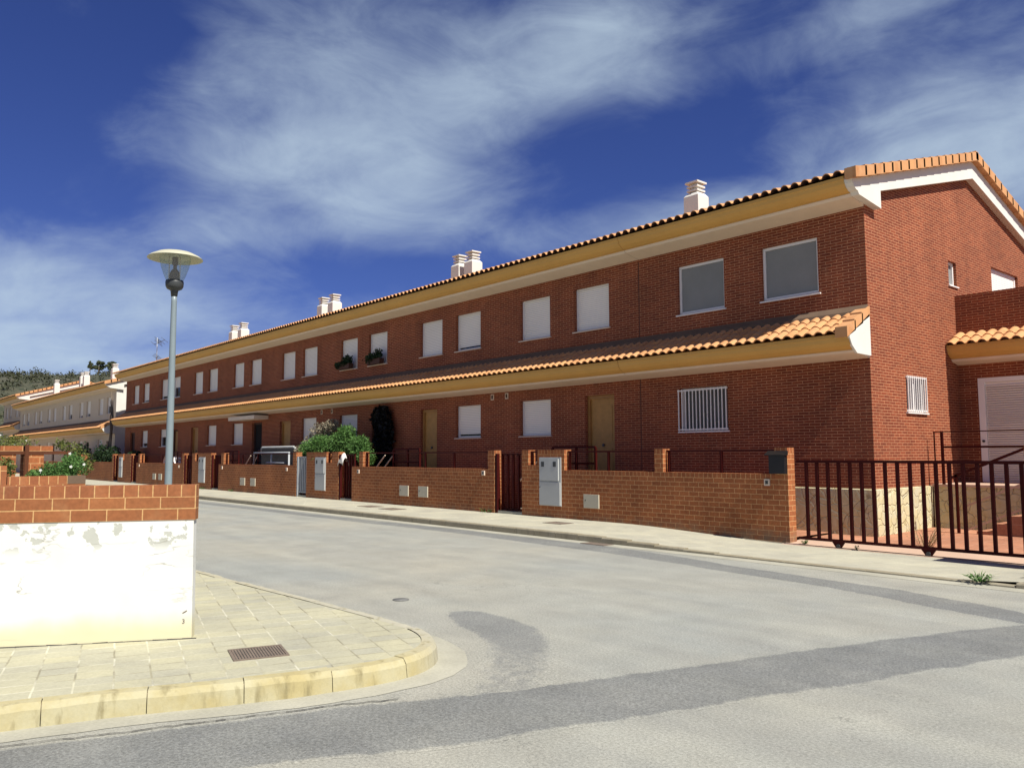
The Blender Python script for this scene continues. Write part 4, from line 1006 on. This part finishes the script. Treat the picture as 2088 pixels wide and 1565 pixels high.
gwall('farthest brick garden wall with dark shrubs hanging over it', [(-63.2, -62.9, Zl), (-62.9, -62.6, Zt), (-62.6, -55.6, Zl), (-55.6, -55.3, Zt)])
gwall('garden wall of the pale houses seen beyond the flowering bush', [(-77.0, -64.4, Zl), (-64.4, -64.1, Zt)])
gate(-17.56, -16.44, 'dark red gate between the nearest cabinet and the wall with two covers')
gate(-26.40, -25.47, 'dark red gate with a white cloth hung over its top')
gate(-29.76, -28.94, 'grey gate standing beside the big green bush', 'greymetal', .32, 1.66, 14.46)
gate(-38.76, -37.82, 'dark red gate left of the swing frame wall')
gate(-42.48, -41.32, 'dark red gate right behind the lamp post')
gate(-51.58, -50.50, 'dark red gate second from the far end of the brick walls')
gate(-55.28, -54.24, 'dark red gate at the far end of the brick walls')
cabinet(-15.71, -14.91, 'large grey meter cabinet with two dark windows on the nearest wall block')
cabinet(-28.15, -27.36, 'grey meter cabinet partly covered by bush leaves')
cabinet(-40.3, -39.5, 'grey meter cabinet just right of the lamp post')
cabinet(-53.9, -53.25, 'farthest grey meter cabinet, left of the lamp post')
CG = 'beige meter covers low on the garden walls'
for x, lab in ((-13.86, 'beige cover low on the nearest wall right of the cabinet'), (-22.10, 'left one of two beige covers left of the nearest red gate'), (-21.03, 'right one of two beige covers left of the nearest red gate'), (-34.95, 'left one of two beige covers below the swing frame'), (-33.85, 'right one of two beige covers below the swing frame'), (-47.1, 'left one of two small covers beside the lamp post'), (-46.1, 'right one of two small covers beside the lamp post')):
    plate('meter_cover', x, .60, .50, .33, 'beigebox', lab, 'cover', CG, (-.19, .02, .012, .02))
DG = 'small white doorbells on the garden walls'
for x, z, lab in ((-9.05, 1.17, 'white doorbell near the sunlit end pillar'), (-18.05, 1.22, 'white doorbell left of the nearest red gate'), (-24.98, 1.17, 'white doorbell right of the cloth draped gate'), (-30.6, 1.18, 'white doorbell left of the grey gate'), (-37.35, 1.18, 'white doorbell at the left end of the swing frame wall'), (-43.2, 1.18, 'white doorbell right of the lamp post gate'), (-49.9, 1.18, 'white doorbell left of the lamp post')):
    plate('doorbell', x, z, .12, .13, 'soffit', lab, 'doorbell', DG, (0, 0, .03, .035))
wrail(-14.78, -11.91, [-14.72, -13.4], 'red railing on the nearest wall between its cabinet and its stub pillar')
wrail(-11.64, -8.90, [-11.58, -10.2], 'red railing on the nearest wall leading to the black mailbox')
wrail(-24.68, -17.88, [-24.6, -21.1, -19.6], 'long red railing above the wall with two beige covers')
wrail(-37.18, -30.1, [-37.1, -35.3], 'red railing beside the grey swing frame')
wrail(-49.78, -42.82, [-49.7, -46.2, -44.5], 'red railing passing behind the lamp post')
for i, (xa, lab) in enumerate(((-16.16, 'red bars in the wall gap beside the nearest cabinet'), (-27.32, 'red bars in the wall gap under the big bush'), (-40.9, 'red bars in the wall gap just right of the lamp post'), (-53.2, 'red bars in the wall gap left of the lamp post'))):
    o = thing('gap_bars', (xa + .2, 14.52, 1.46), lab, 'railing', 'red bars in wall gaps')
    for k, x in enumerate((xa + .06, xa + .30)): q = MB(); q.bar((x, 14.5, 1.46), (x, 14.5, 1.80), .06 if k else .05); q.build('bar', 'redmetal', o)
    q = MB(); q.bar((xa, 14.5, 1.80), (xa + .4, 14.5, 1.80), .04); q.build('rail', 'redmetal', o)

# porch railings in front of the doors, sloping stair rails coloured pale to paint sunlight on red metal
for x, lab in ((-15.3, 'porch railing before the yellow door of the second house'), (-23.3, 'porch railing before the yellow door left of its window'), (-34.6, 'porch railing below the door behind the bush'), (-38.4, 'porch railing beside the dark doorway'), (-46.2, 'porch railing below the reddish door'), (-26.6, 'porch railing before the black doorway')):
    o = thing('porch_railing', (x, 15.28, .98), lab, 'railing', 'porch railings in front of the doors')
    for z_ in (1.92, 1.5): q = MB(); q.bar((x - .85, 15.28, z_), (x + .75, 15.28, z_), .05); q.build('rail', 'redmetal', o)
    for dx_ in (-.85, .05, .75): q = MB(); q.bar((x + dx_, 15.28, .98 if abs(dx_) < .8 else .1), (x + dx_, 15.28, 1.9), .055); q.build('post', 'redmetal', o)
    for yy in (14.95, 15.28): q = MB(); q.bar((x - 1.9, yy, .95), (x - .86, yy, 1.72), .04, .025); q.build('stair_rail', 'soffit', o)

# mailbox on the end pillar
o = thing('mailbox', (-8.76, 14.25, 1.34), 'black mailbox with a small sloped roof on the nearest wall', 'mailbox')
q = MB(); q.box(-8.95, -8.61, 14.30, 14.397, 1.345, 1.70); q.build('body', 'blackbox', o)
q = MB(); q.prism(yz([(14.255, 1.70), (14.255, 1.715), (14.397, 1.79), (14.397, 1.705)], -9.02), (.44, 0, 0)); q.build('lid', 'blackbox', o)
# white cloth on the gate
o = MB(); pts = []
for i in range(9):
    for j in range(6):
        u = i / 8 - .5; v = j / 5 - .5; pts.append((-26.25 + u * .36 + .04 * math.sin(5 * v), 14.50 + v * .24, 1.80 - 1.3 * v * v - .5 * u * u + .03 * math.sin(9 * u + 4 * v)))
o.v = pts; o.f = [(i * 6 + j, (i + 1) * 6 + j, (i + 1) * 6 + j + 1, i * 6 + j + 1) for i in range(8) for j in range(5)]; o.sm = [True] * 40
o = o.build('cloth', 'cloth', base=None); tag(o, 'white cloth hung over the top of a red gate', 'cloth')
sm = o.modifiers.new('thickness', 'SOLIDIFY'); sm.thickness = .012
# swing frame
o = thing('swing_frame', (-33.3, 15.0, .1), 'grey tubular frame with a rolled dark screen standing behind the wall', 'frame')
q = MB(); q.tube([(-35.2, 15.0, .1), (-35.2, 15.0, 1.84), (-31.7, 15.0, 1.84), (-31.7, 15.0, .1)], .045, 8); q.tube([(-33.4, 15.0, 1.84), (-33.4, 15.0, .9)], .035, 8); q.tube([(-33.9, 15.0, 1.42), (-32.1, 15.0, 1.42)], .035, 8); q.build('tube_frame', 'greymetal', o)
q = MB(); q.tube([(-35.05, 15.3, 1.75), (-35.0, 15.25, 2.03), (-34.9, 15.25, 2.08), (-31.8, 15.25, 2.08), (-31.6, 15.25, 2.0), (-31.55, 15.3, 1.7)], .05, 8); q.build('top_bar', 'cabinet', o)
q = MB(); q.box(-34.95, -31.7, 15.22, 15.26, 1.25, 2.03); q.build('dark_screen', 'mesh', o)
# white cloth shape behind the wall by the lamp
o = MB(); o.prism([(-48.3, 15.2, 1.3), (-46.3, 15.2, 1.3), (-46.5, 15.1, 1.62), (-47.0, 15.0, 1.70), (-47.5, 15.05, 1.62)], (0, .5, 0)); o = o.build('folded_cover', 'cloth'); tag(o, 'white folded garden cover showing above the wall behind the lamp post', 'cover')

# sliding gate
GY = 14.28
o = thing('sliding_gate', (-6.0, GY, .02), 'long dark red sliding gate of upright bars across the driveway', 'gate')
gx0, gx1 = -8.33, -3.55
q = MB(); q.bar((gx0, GY, 1.585), (gx1, GY, 1.585), .05); q.build('top_rail', 'redmetal', o)
q = MB(); q.bar((gx0, GY, .15), (gx1, GY, .15), .05); q.build('bottom_rail', 'redmetal', o)
n = 22
for k in range(n): xx = gx0 + .19 + .213 * k; q = MB(); q.bar((xx, GY, .17), (xx, GY, 1.565), .052, .05, (0, 1, 0)); q.build('bar', 'redmetal', o)
for wx in (-7.55, -5.97, -3.9):
    q = MB(); q.prism(xz([(wx - .12, .13), (wx + .12, .13), (wx + .05, .03), (wx - .05, .03)], GY - .02), (0, .04, 0)); br = q.build('wheel_bracket', 'redmetal', o); q = MB(); q.tube([(wx, GY - .03, .055), (wx, GY + .03, .055)], .04, 12); q.build('wheel', 'lampdark', br)
q = MB(); q.box(gx0, -2.0, GY - .02, GY + .02, .0, .024); tag(q.build('gate_track', 'lampdark'), 'dark steel track on the ground under the sliding gate', 'gate track')
o = thing('gate_pillar', (-3.9, 14.2, 0), 'brick pillar at the far end of the sliding gate', 'pillar')
q = MB(); q.box(-4.30, -3.85, 13.72, 14.2, -.1, 1.75); q.build('brickwork', 'wallbrick', o); q = MB(); q.box(-4.30, -3.85, 13.72, 14.2, 1.75, 1.85); q.build('coping', 'header', o)

# ------------------------------------------------------------------ corner wall in the foreground (local frame: x along, y back)
A0 = Vector((-7.40, 2.62, 0.146)); dW = Vector((-0.472, -0.882, 0)).normalized(); angW = math.atan2(-dW.y, -dW.x)
LEN = 6.2
o = bpy.data.objects.new('corner_wall', None); COL.objects.link(o); o.location = A0; o.rotation_euler = (0, 0, angW); BASE[o.name] = (0, 0, 0)
tag(o, 'low corner wall of peeling white plaster topped with brick courses, in the left foreground', 'wall')
# local x runs towards +(-dW): the wall occupies x in [-LEN, 0]
q = MB(); nx_ = 30
q.prism([(-LEN, -.0, -.02), (0, 0, -.02), (-0.010, 0, 1.035), (-LEN, 0, 1.035)], (0, .15, 0)); q.build('plaster_base', 'plaster', o)
q = MB(); rg_ = random.Random(3); xx = -3.2
while xx < -.02: q.prism([(xx, -.004, -.004), (xx + .12, -.004, -.004), (xx + .12, -.004, rg_.uniform(.003, .010)), (xx, -.004, rg_.uniform(.003, .010))], (0, .003, 0)); xx += .12
q.build('foot_crack', 'crack', o)
q = MB(); q.prism([(-LEN, -.006, 1.035), (0.004, -.006, 1.035), (0.004, -.006, 1.240), (-LEN, -.006, 1.240)], (0, .162, 0)); q.build('brick_courses', 'cornerbrick', o)
q = MB(); q.prism([(-LEN, -.006, 1.240), (0.004, -.006, 1.240), (0.004, -.006, 1.343), (-LEN, -.006, 1.343)], (0, .162, 0)); q.build('brick_coping', 'cornerheader', o)
fc = bpy.data.curves.new('mark', 'FONT'); fc.body = '3'; fc.size = .055; fc.extrude = .001
fo = bpy.data.objects.new('tmp', fc); COL.objects.link(fo); dg = bpy.context.evaluated_depsgraph_get(); me = bpy.data.meshes.new_from_object(fo.evaluated_get(dg)); bpy.data.objects.remove(fo)
me.materials.clear(); me.materials.append(M['iron']); mk_ = bpy.data.objects.new('scrawled_mark', me); COL.objects.link(mk_); mk_.parent = o; mk_.location = (-.085, -.002, .135); mk_.rotation_euler = (R(90), 0, 0)
q = MB(); q.bar((-.08, -.002, .225), (-.045, -.002, .245), .004, .008); q.build('scratch', 'iron', o)

# second wall behind, seen above the corner wall, with fence rail, piers and flowering plants
A1 = Vector((-13.2, 3.07, 0.146)); o = bpy.data.objects.new('yard_wall', None); COL.objects.link(o); o.location = A1; o.rotation_euler = (0, 0, R(85)); BASE[o.name] = (0, 0, 0)
tag(o, 'brick yard wall behind the corner wall with flowering shrubs above it', 'wall')
q = MB(); q.box(-6, 0, 0, .15, -.02, 1.20); q.build('brick_courses', 'cornerbrick', o)
q = MB(); q.box(-.98, -.235, 0, .15, 1.20, 1.315); q.box(-6, -.99, 0, .15, 1.20, 1.47); q.build('brick_coping', 'cornerheader', o)
q = MB(); q.box(-.235, 0.0, -.004, .154, 1.20, 1.315); q.build('mortar_end', 'flashing', o)
for (y_, wd, zt, lab) in ((2.86, .40, 1.90, 'right one of the two brick piers behind the yard wall'), (2.47, .30, 1.90, 'left one of the two brick piers behind the yard wall')):
    o = thing('brick_pier', (-15, y_, 0), lab, 'pier', 'brick piers behind the yard wall')
    q = MB(); q.box(-15.3, -15.0, y_ - wd * .7, y_, 0.14, 1.80); q.build('brickwork', 'wallbrick', o); q = MB(); q.box(-15.33, -14.97, y_ - wd * .75, y_ + .12, 1.80, 1.91); q.build('capstone', 'wallbrick', o)
o = thing('yard_fence', (-14.6, 2.5, .14), 'brown metal rail and post crossing in front of the brick piers', 'fence')
q = MB(); q.bar((-14.6, 1.2, 1.80), (-14.6, 3.15, 1.80), .05); q.build('rail', 'brownmetal', o)
for y_ in (2.54, 3.13): q = MB(); q.bar((-14.57, y_, .14), (-14.57, y_, 1.92 if y_ < 3 else 1.78), .055 if y_ < 3 else .04); q.build('post', 'brownmetal', o)


def shrub(name, loc, label, cat, blobs, n, size, m, seed, stems=5, group=None, flowers=0, fsize=.05, asp=.45, droop=.2):
    o = thing(name, loc, label, cat, group); leaves(blobs, n, size, asp, droop, seed).build('foliage', m, o)
    q = MB(); rg = random.Random(seed)
    for k in range(stems):
        b = blobs[k % len(blobs)]; q.tube([(loc[0] + rg.uniform(-.08, .08), loc[1] + rg.uniform(-.08, .08), loc[2]), ((loc[0] + b[0]) / 2 + rg.uniform(-.1, .1), (loc[1] + b[1]) / 2, (loc[2] + b[2]) / 2), (b[0] + rg.uniform(-.4, .4) * b[3], b[1] + rg.uniform(-.4, .4) * b[4], b[2] + .3 * b[5])], [.03 * size / .1, .02 * size / .1, .006], 5)
    q.build('stems', 'bark', o)
    if flowers:
        q = MB()
        for k in range(flowers):
            b = blobs[k % len(blobs)]; c = Vector((b[0] + b[3] * rg.uniform(.4, .9), b[1] + b[4] * rg.uniform(-.9, .9), b[2] + b[5] * rg.uniform(-.5, .9)))
            for j in range(5): a = 2 * math.pi * j / 5; q.face([c, c + Vector((.02, math.cos(a - .4), math.sin(a - .4))) * fsize, c + Vector((.03, math.cos(a), math.sin(a))) * fsize * 1.25, c + Vector((.02, math.cos(a + .4), math.sin(a + .4))) * fsize])
        q.build('flowers', 'petal', o)
    return o


shrub('flowering_shrub', (-14.0, 3.2, .14), 'green flowering shrub hanging over the yard wall', 'shrub', [(-13.75, 2.78, 1.52, .25, .26, .14, 1.2), (-13.8, 3.02, 1.58, .25, .20, .17, 1.0), (-14.0, 2.62, 1.47, .2, .18, .09, .7), (-14.1, 3.08, 1.64, .2, .16, .16, .8)], 3400, .042, 'leaf', 11, flowers=5, fsize=.018)
shrub('flowering_shrub', (-14.4, 2.1, .14), 'yellowish shrub behind the left end of the yard wall', 'shrub', [(-14.3, 2.22, 1.58, .2, .14, .16, 1), (-14.2, 2.1, 1.5, .2, .14, .1, .7)], 700, .05, 'leafyellow', 12)
shrub('flowering_shrub', (-17.0, 2.4, .14), 'pale yellow green shrub above the piers at the left edge', 'shrub', [(-17.0, 2.0, 2.02, .5, .55, .20, 1), (-17.2, 2.75, 1.98, .4, .40, .16, .7)], 1900, .05, 'leafyellow', 13, flowers=9, fsize=.012)
shrub('tall_shrub', (-15.0, 3.35, .14), 'tall thin shrub with arching stems right of the yard wall', 'shrub', [(-15.0, 3.28, 1.80, .15, .16, .18, 1), (-15.0, 3.48, 1.62, .15, .14, .20, .9), (-15.2, 3.15, 1.95, .12, .12, .10, .4)], 620, .06, 'leafyellow', 14)
shrub('garden_bush', (-28.2, 15.2, .1), 'big green bush spilling over the wall beside the grey gate', 'bush', [(-28.9, 15.0, 2.05, .9, .45, .50, 1.2), (-27.2, 15.0, 2.15, .9, .45, .50, 1.2), (-27.0, 15.05, 2.55, .45, .35, .30, .5), (-26.0, 15.0, 2.0, .55, .4, .45, .8), (-28.3, 14.75, 1.65, .8, .35, .28, .7), (-25.5, 15.0, 1.65, .4, .3, .35, .5), (-30.0, 15.0, 1.95, .5, .35, .35, .5)], 12500, .125, 'leaf', 15, stems=9, asp=.26, droop=.45)
shrub('dry_flower_bush', (-29.4, 15.5, .1), 'pale dry flower heads rising at the left top of the big green bush', 'bush', [(-29.6, 15.4, 2.65, .75, .4, .40, 1.2), (-28.8, 15.4, 2.9, .45, .35, .25, .7), (-30.5, 15.4, 2.3, .5, .3, .3, .5), (-31.4, 15.35, 1.95, .3, .25, .2, .35)], 2600, .085, 'dryflower', 16, stems=8, asp=.5)
for i, (x, y, z, rx, rz, lab) in enumerate(((-58.5, 15.2, 1.7, 1.2, .7, 'dark shrub over the far garden wall, the right one'), (-61.5, 15.3, 1.75, 1.3, .8, 'dark shrub over the far garden wall, the middle one'), (-66.5, 15.2, 1.8, 1.8, .9, 'dark shrub in front of the pale houses, the left one'), (-55.0, 15.6, 1.6, .8, .5, 'dark plant below a window left of the lamp post'))):
    shrub('dark_shrub', (x, y, .1), lab, 'shrub', [(x, y, z, rx, .5, rz, 1), (x - rx * .6, y, z - .2, rx * .7, .4, rz * .7, .7)], 1400, .16, 'leafdark', 20 + i, group='dark shrubs over the far garden wall', asp=.6)

# ------------------------------------------------------------------ street lamp
lx, ly = -9.95, 3.2; zb = KERB_H
o = thing('street_lamp', (lx, ly, zb), 'grey street lamp with a wide mushroom shade and glass bowl, leaning slightly', 'street lamp')
q = MB(); q.lathe([(.052, zb), (.052, zb + .9), (.043, zb + 1.0), (.039, zb + 2.2), (.032, 3.58), (.033, 3.67)], (lx, ly), 20); q.build('pole', 'galv', o)
q = MB(); q.lathe([(.15, zb), (.15, zb + .03), (.10, zb + .06)], (lx, ly), 20); q.build('base_flange', 'galv', o)
q = MB(); q.lathe([(.036, 3.645), (.042, 3.70), (.046, 3.715), (.085, 3.735), (.100, 3.765), (.104, 3.81), (.099, 3.835), (.02, 3.838)], (lx, ly), 28); q.build('lamp_holder', 'lampdark', o)
q = MB(); q.lathe([(.097, 3.836), (.128, 3.91), (.158, 4.00), (.180, 4.118)], (lx, ly), 40, False, False); q.build('glass_bowl', 'lampglass', o)
q = MB(); q.lathe([(.055, 3.84), (.062, 3.88), (.056, 3.93), (.034, 3.965), (.020, 3.98), (.020, 4.02), (.034, 4.03), (.034, 4.12)], (lx, ly), 20); q.build('bulb', 'flashing', o)
q = MB()
for k in range(3): a = 2 * math.pi * k / 3 + .6; q.tube([(lx + .07 * math.cos(a), ly + .07 * math.sin(a), 3.838), (lx + .07 * math.cos(a), ly + .07 * math.sin(a), 4.13)], .006, 6)
q.build('shade_rods', 'soffit', o)
q = MB(); q.lathe([(.0, 4.195), (.09, 4.19), (.20, 4.17), (.280, 4.130), (.309, 4.107), (.314, 4.098), (.307, 4.10), (.276, 4.120), (.20, 4.150), (.09, 4.165), (.0, 4.168)], (lx, ly), 48, False, False); q.build('lamp_shade', 'shade', o)
o.rotation_euler = (0, 0, 0)

# ------------------------------------------------------------------ street ironwork
def rot_plate(name, c, wx, wy, ang, z, label, cat, m, slots=0, group=None):
    o = thing(name, (*c, z), label, cat, group); u = Vector((math.cos(ang), math.sin(ang))); v = Vector((-u.y, u.x))
    def P(a, b, zz): return (c[0] + u.x * a + v.x * b, c[1] + u.y * a + v.y * b, zz)
    q = MB(); h, k = wx / 2, wy / 2; e = .022
    for a0, a1, b0, b1 in ((-h, h, -k, -k + e), (-h, h, k - e, k), (-h, -h + e, -k + e, k - e), (h - e, h, -k + e, k - e)): q.prism([P(a0, b0, z), P(a1, b0, z), P(a1, b1, z), P(a0, b1, z)], (0, 0, .009))
    q.build('frame', m, o); q = MB(); q.prism([P(-h + e, -k + e, z), P(h - e, -k + e, z), P(h - e, k - e, z), P(-h + e, k - e, z)], (0, 0, .003)); q.build('pit', 'crack' if slots else m, o)
    if slots:
        q = MB()
        for s_ in range(slots): a = -h + e + (wx - 2 * e) * (s_ + .5) / slots; ww = (wx - 2 * e) / slots * .33; q.prism([P(a - ww, -k + e, z + .003), P(a + ww, -k + e, z + .003), P(a + ww, k - e, z + .003), P(a - ww, k - e, z + .003)], (0, 0, .004))
        q.build('slats', m, o)
    return o


rot_plate('drain_grate', (-6.51, 2.845), .43, .40, KERB_ROT, KERB_H - .004, 'rusty slotted grate in the yellowish near pavement', 'grate', 'iron', 17)
CV = 'dark cover plates in the far pavement'
rot_plate('cover_plate', (-13.95, 13.35), .62, .42, 0, farz(-13.9)[1] - .001, 'dark cover plate in the far pavement in front of the nearest cabinet', 'cover plate', 'iron', 0, CV)
rot_plate('cover_plate', (-22.4, 13.35), .8, .5, 0, .133, 'left of two dark cover plates near the nearest red gate', 'cover plate', 'iron', 0, CV)
rot_plate('cover_plate', (-20.9, 13.2), .8, .5, 0, .133, 'right of two dark cover plates near the nearest red gate', 'cover plate', 'iron', 0, CV)
rot_plate('gully_grate', (-11.1, 11.66), .62, .30, 0, .0036, 'dark drain in the gutter at the far kerb', 'drain', 'iron', 12)
o = MB(); o.lathe([(.10, .002), (.10, .007), (.02, .0075)], (-8.5, 5.5), 20); tag(o.build('valve_cover', 'covergrey'), 'small round valve cover in the road', 'cover')

# weeds
def weed(loc, label, n, h_, m, seed, sp=.3, group=None, name='weed'):
    o = thing(name, loc, label, 'weed', group); rg = random.Random(seed); q = MB()
    for k in range(n):
        a = rg.uniform(0, 6.28); r_ = sp * rg.random(); p = Vector((loc[0] + r_ * .3 * math.cos(a), loc[1] + r_ * .3 * math.sin(a), loc[2])); t = Vector((math.cos(a) * sp * rg.uniform(.3, 1), math.sin(a) * sp * rg.uniform(.3, 1), h_ * rg.uniform(.35, 1)))
        w0 = Vector((-math.sin(a), math.cos(a), 0)) * .006; mdl = p + t * .55 + Vector((0, 0, h_ * .15))
        q.face([p - w0, p + w0, mdl + w0, mdl - w0]); q.face([mdl - w0, mdl + w0, p + t])
        for j in range(4):
            c = p.lerp(mdl, .4 + .15 * j); d_ = Vector((rg.uniform(-1, 1), rg.uniform(-1, 1), rg.uniform(-.2, .6))).normalized() * .05; sd = d_.cross(Vector((0, 0, 1))) * .35; q.face([c, c + d_ * .5 + sd, c + d_, c + d_ * .5 - sd])
    q.build('blades', m, o); return o


weed((-4.35, 11.92, .03), 'green weed growing from the kerb at the right edge', 26, .16, 'leaf', 3, .26)
weed((-3.95, 12.6, .03), 'small weed on the pavement at the right edge', 8, .14, 'leaf', 5, .10)
weed((-6.45, 15.3, .06), 'dry straw coloured weed behind the sliding gate', 40, .50, 'drygrass', 4, .45)
weed((-8.3, 14.42, .02), 'weed tuft at the foot of the sunlit end pillar', 12, .10, 'leaf', 6, .10)
weed((-7.2, 14.24, .02), 'little weed under the sliding gate', 5, .12, 'leafdark', 7, .05)
for i, (x, lab) in enumerate(((-17.9, 'weeds at the wall foot left of the nearest red gate'), (-36.0, 'weeds at the wall foot below the swing frame'), (-39.5, 'weeds at the wall foot below the cabinet right of the lamp'))):
    weed((x, 14.36, .13), lab, 16, .14, 'leaf', 40 + i, .35, 'weeds at the garden wall foot')

# ------------------------------------------------------------------ aerial, dead climber
o = thing('tv_aerial', (-57.6, 17.5, 7.9), 'television aerial on a thin mast above the brick roof at the left', 'aerial')
q = MB(); q.tube([(-57.6, 17.5, 7.6), (-57.6, 17.5, 9.75)], .025, 6); q.build('mast', 'greymetal', o)
q = MB()
for (a, b) in (((-.6, 0, 9.35), (.6, .3, 9.55)), ((-.5, .2, 9.7), (.7, -.1, 9.25)), ((-.15, 0, 8.35), (.35, 0, 8.45))):
    A_ = Vector((-57.6 + a[0], 17.5 + a[1], a[2])); B_ = Vector((-57.6 + b[0], 17.5 + b[1], b[2])); q.tube([A_, B_], .018, 5)
    for k in range(4): c = A_.lerp(B_, k / 3); q.tube([c + Vector((.05, -.25, .16)), c - Vector((.05, -.25, .16))], .012, 4)
q.build('antenna_array', 'lampdark', o)
o = thing('dead_climber', (-61.2, 15.9, .1), 'dark bare stems climbing in the gap by the white gable', 'plant'); q = MB(); rg = random.Random(9)
for k in range(6): x0_ = -61.2 + rg.uniform(-.3, .3); q.tube([(x0_, 15.8, .1), (x0_ + rg.uniform(-.2, .2), 15.7, 2.6), (x0_ + rg.uniform(-.4, .4), 15.7 + rg.uniform(-.2, .2), 4.4), (x0_ + rg.uniform(-.7, .5), 15.8, 5.6 + rg.uniform(-.8, .8))], [.06, .05, .04, .02], 5)
q.build('stems', 'bark', o)

# ------------------------------------------------------------------ hill and trees behind
def hill_h(x, y):
    r_ = math.hypot(x + 120, y - 40)
    b = 0.69 * 36 * math.exp(-((x + 330) / 130) ** 2 - ((y + 20) / 240) ** 2) + 0.69 * 26 * math.exp(-((x + 340) / 130) ** 2 - ((y - 220) / 190) ** 2)
    return b + 1.6 * math.sin(x * .05 + 1) * math.sin(y * .043) * min(1, b / 8) - .4


mb = MB(); gx = np.linspace(-560, -140, 64); gy = np.linspace(-420, 620, 90)
mb.v = [(x, y, hill_h(x, y)) for x in gx for y in gy]; ny_ = len(gy)
mb.f = [(i * ny_ + j, (i + 1) * ny_ + j, (i + 1) * ny_ + j + 1, i * ny_ + j + 1) for i in range(len(gx) - 1) for j in range(ny_ - 1)]; mb.sm = [True] * len(mb.f)
tag(mb.build('hill', 'hill'), kind='structure')
rg = np.random.default_rng(5); bl = []
while len(bl) < 4200:
    x, y = rg.uniform(-345, -165), rg.uniform(-150, 330); h_ = hill_h(x, y)
    if h_ < 2: continue
    s_ = rg.uniform(.5, 1.7) * (1.5 if rg.random() < .2 else 1); bl.append((x, y, h_ + s_ * .45, s_, s_, s_ * .75, s_ ** 2))
o = leaves(bl, 90000, .55, .7, .1, 77).build('hillside_scrub', 'scrub'); tag(o, 'scrub and low trees covering the hillside', 'scrub', kind='stuff')


def tree(name, x, y, z, h_, w_, label, m, seed, n=1400, ls=.5, group=None):
    o = thing(name, (x, y, z), label, 'tree', group); rg = random.Random(seed); q = MB()
    q.tube([(x, y, z - .5), (x + .05 * h_, y, z + .45 * h_), (x + .02 * h_, y + .02 * h_, z + .8 * h_)], [.04 * h_, .028 * h_, .008 * h_], 8)
    bl = []
    for k in range(9):
        a = rg.uniform(0, 6.28); r_ = w_ * rg.uniform(.25, .65); zz = z + h_ * rg.uniform(.42, .88); s_ = w_ * rg.uniform(.28, .5); c = (x + r_ * math.cos(a), y + r_ * math.sin(a), zz)
        q.tube([(x + .03 * h_, y, z + h_ * rg.uniform(.3, .5)), ((x + c[0]) / 2, (y + c[1]) / 2, (z + .45 * h_ + zz) / 2), c], [.014 * h_, .009 * h_, .003 * h_], 5); bl.append((*c, s_, s_, s_ * .7, s_ ** 2))
    bl.append((x, y, z + .9 * h_, w_ * .3, w_ * .3, h_ * .12, .1 * w_ ** 2))
    q.build('trunk', 'bark', o); leaves(bl, n, ls, .6, .1, seed).build('crown', m, o); return o


TG = 'trees on the hill and behind the far houses'
for i, (px, hh_, ww, lab) in enumerate(((174, 4.6, 1.0, 'slim tree on the skyline left of the rounded ones'), (192, 4.6, 2.0, 'rounded tree on the skyline beside the slim one'), (216, 4.2, 2.2, 'rounded tree on the skyline nearest the white chimney'))):
    ang = math.atan2(px - 1044, 1671); dd = _f.xy.normalized(); dirx = Vector((dd.x * math.cos(ang) + dd.y * math.sin(ang), dd.y * math.cos(ang) - dd.x * math.sin(ang)))
    # walk outwards to the ridge as seen from the street
    best = max(((hill_h(*(dirx * t)) - 1.75) / t, t) for t in range(160, 420, 4)); t = best[1]; p = dirx * t
    tree('skyline_tree', p.x, p.y, hill_h(p.x, p.y), hh_ * t / 300, ww * t / 300, lab, 'hilltree', 60 + i, 1500, .6, TG)
tree('roadside_tree', -88.0, 6.5, .1, 8.0, 3.6, 'dark green tree at the left edge beyond the pale houses', 'leafdark', 80, 3200, .40, TG)
tree('roadside_tree', -70.0, 1.0, .1, 5.0, 2.6, 'lower green tree at the left edge in front of the taller one', 'leaf', 81, 2600, .30, TG)
tree('roadside_tree', -104.0, 9.0, .1, 9.0, 4.0, 'darker tree at the left edge farther up the street', 'pine', 82, 2600, .45, TG)
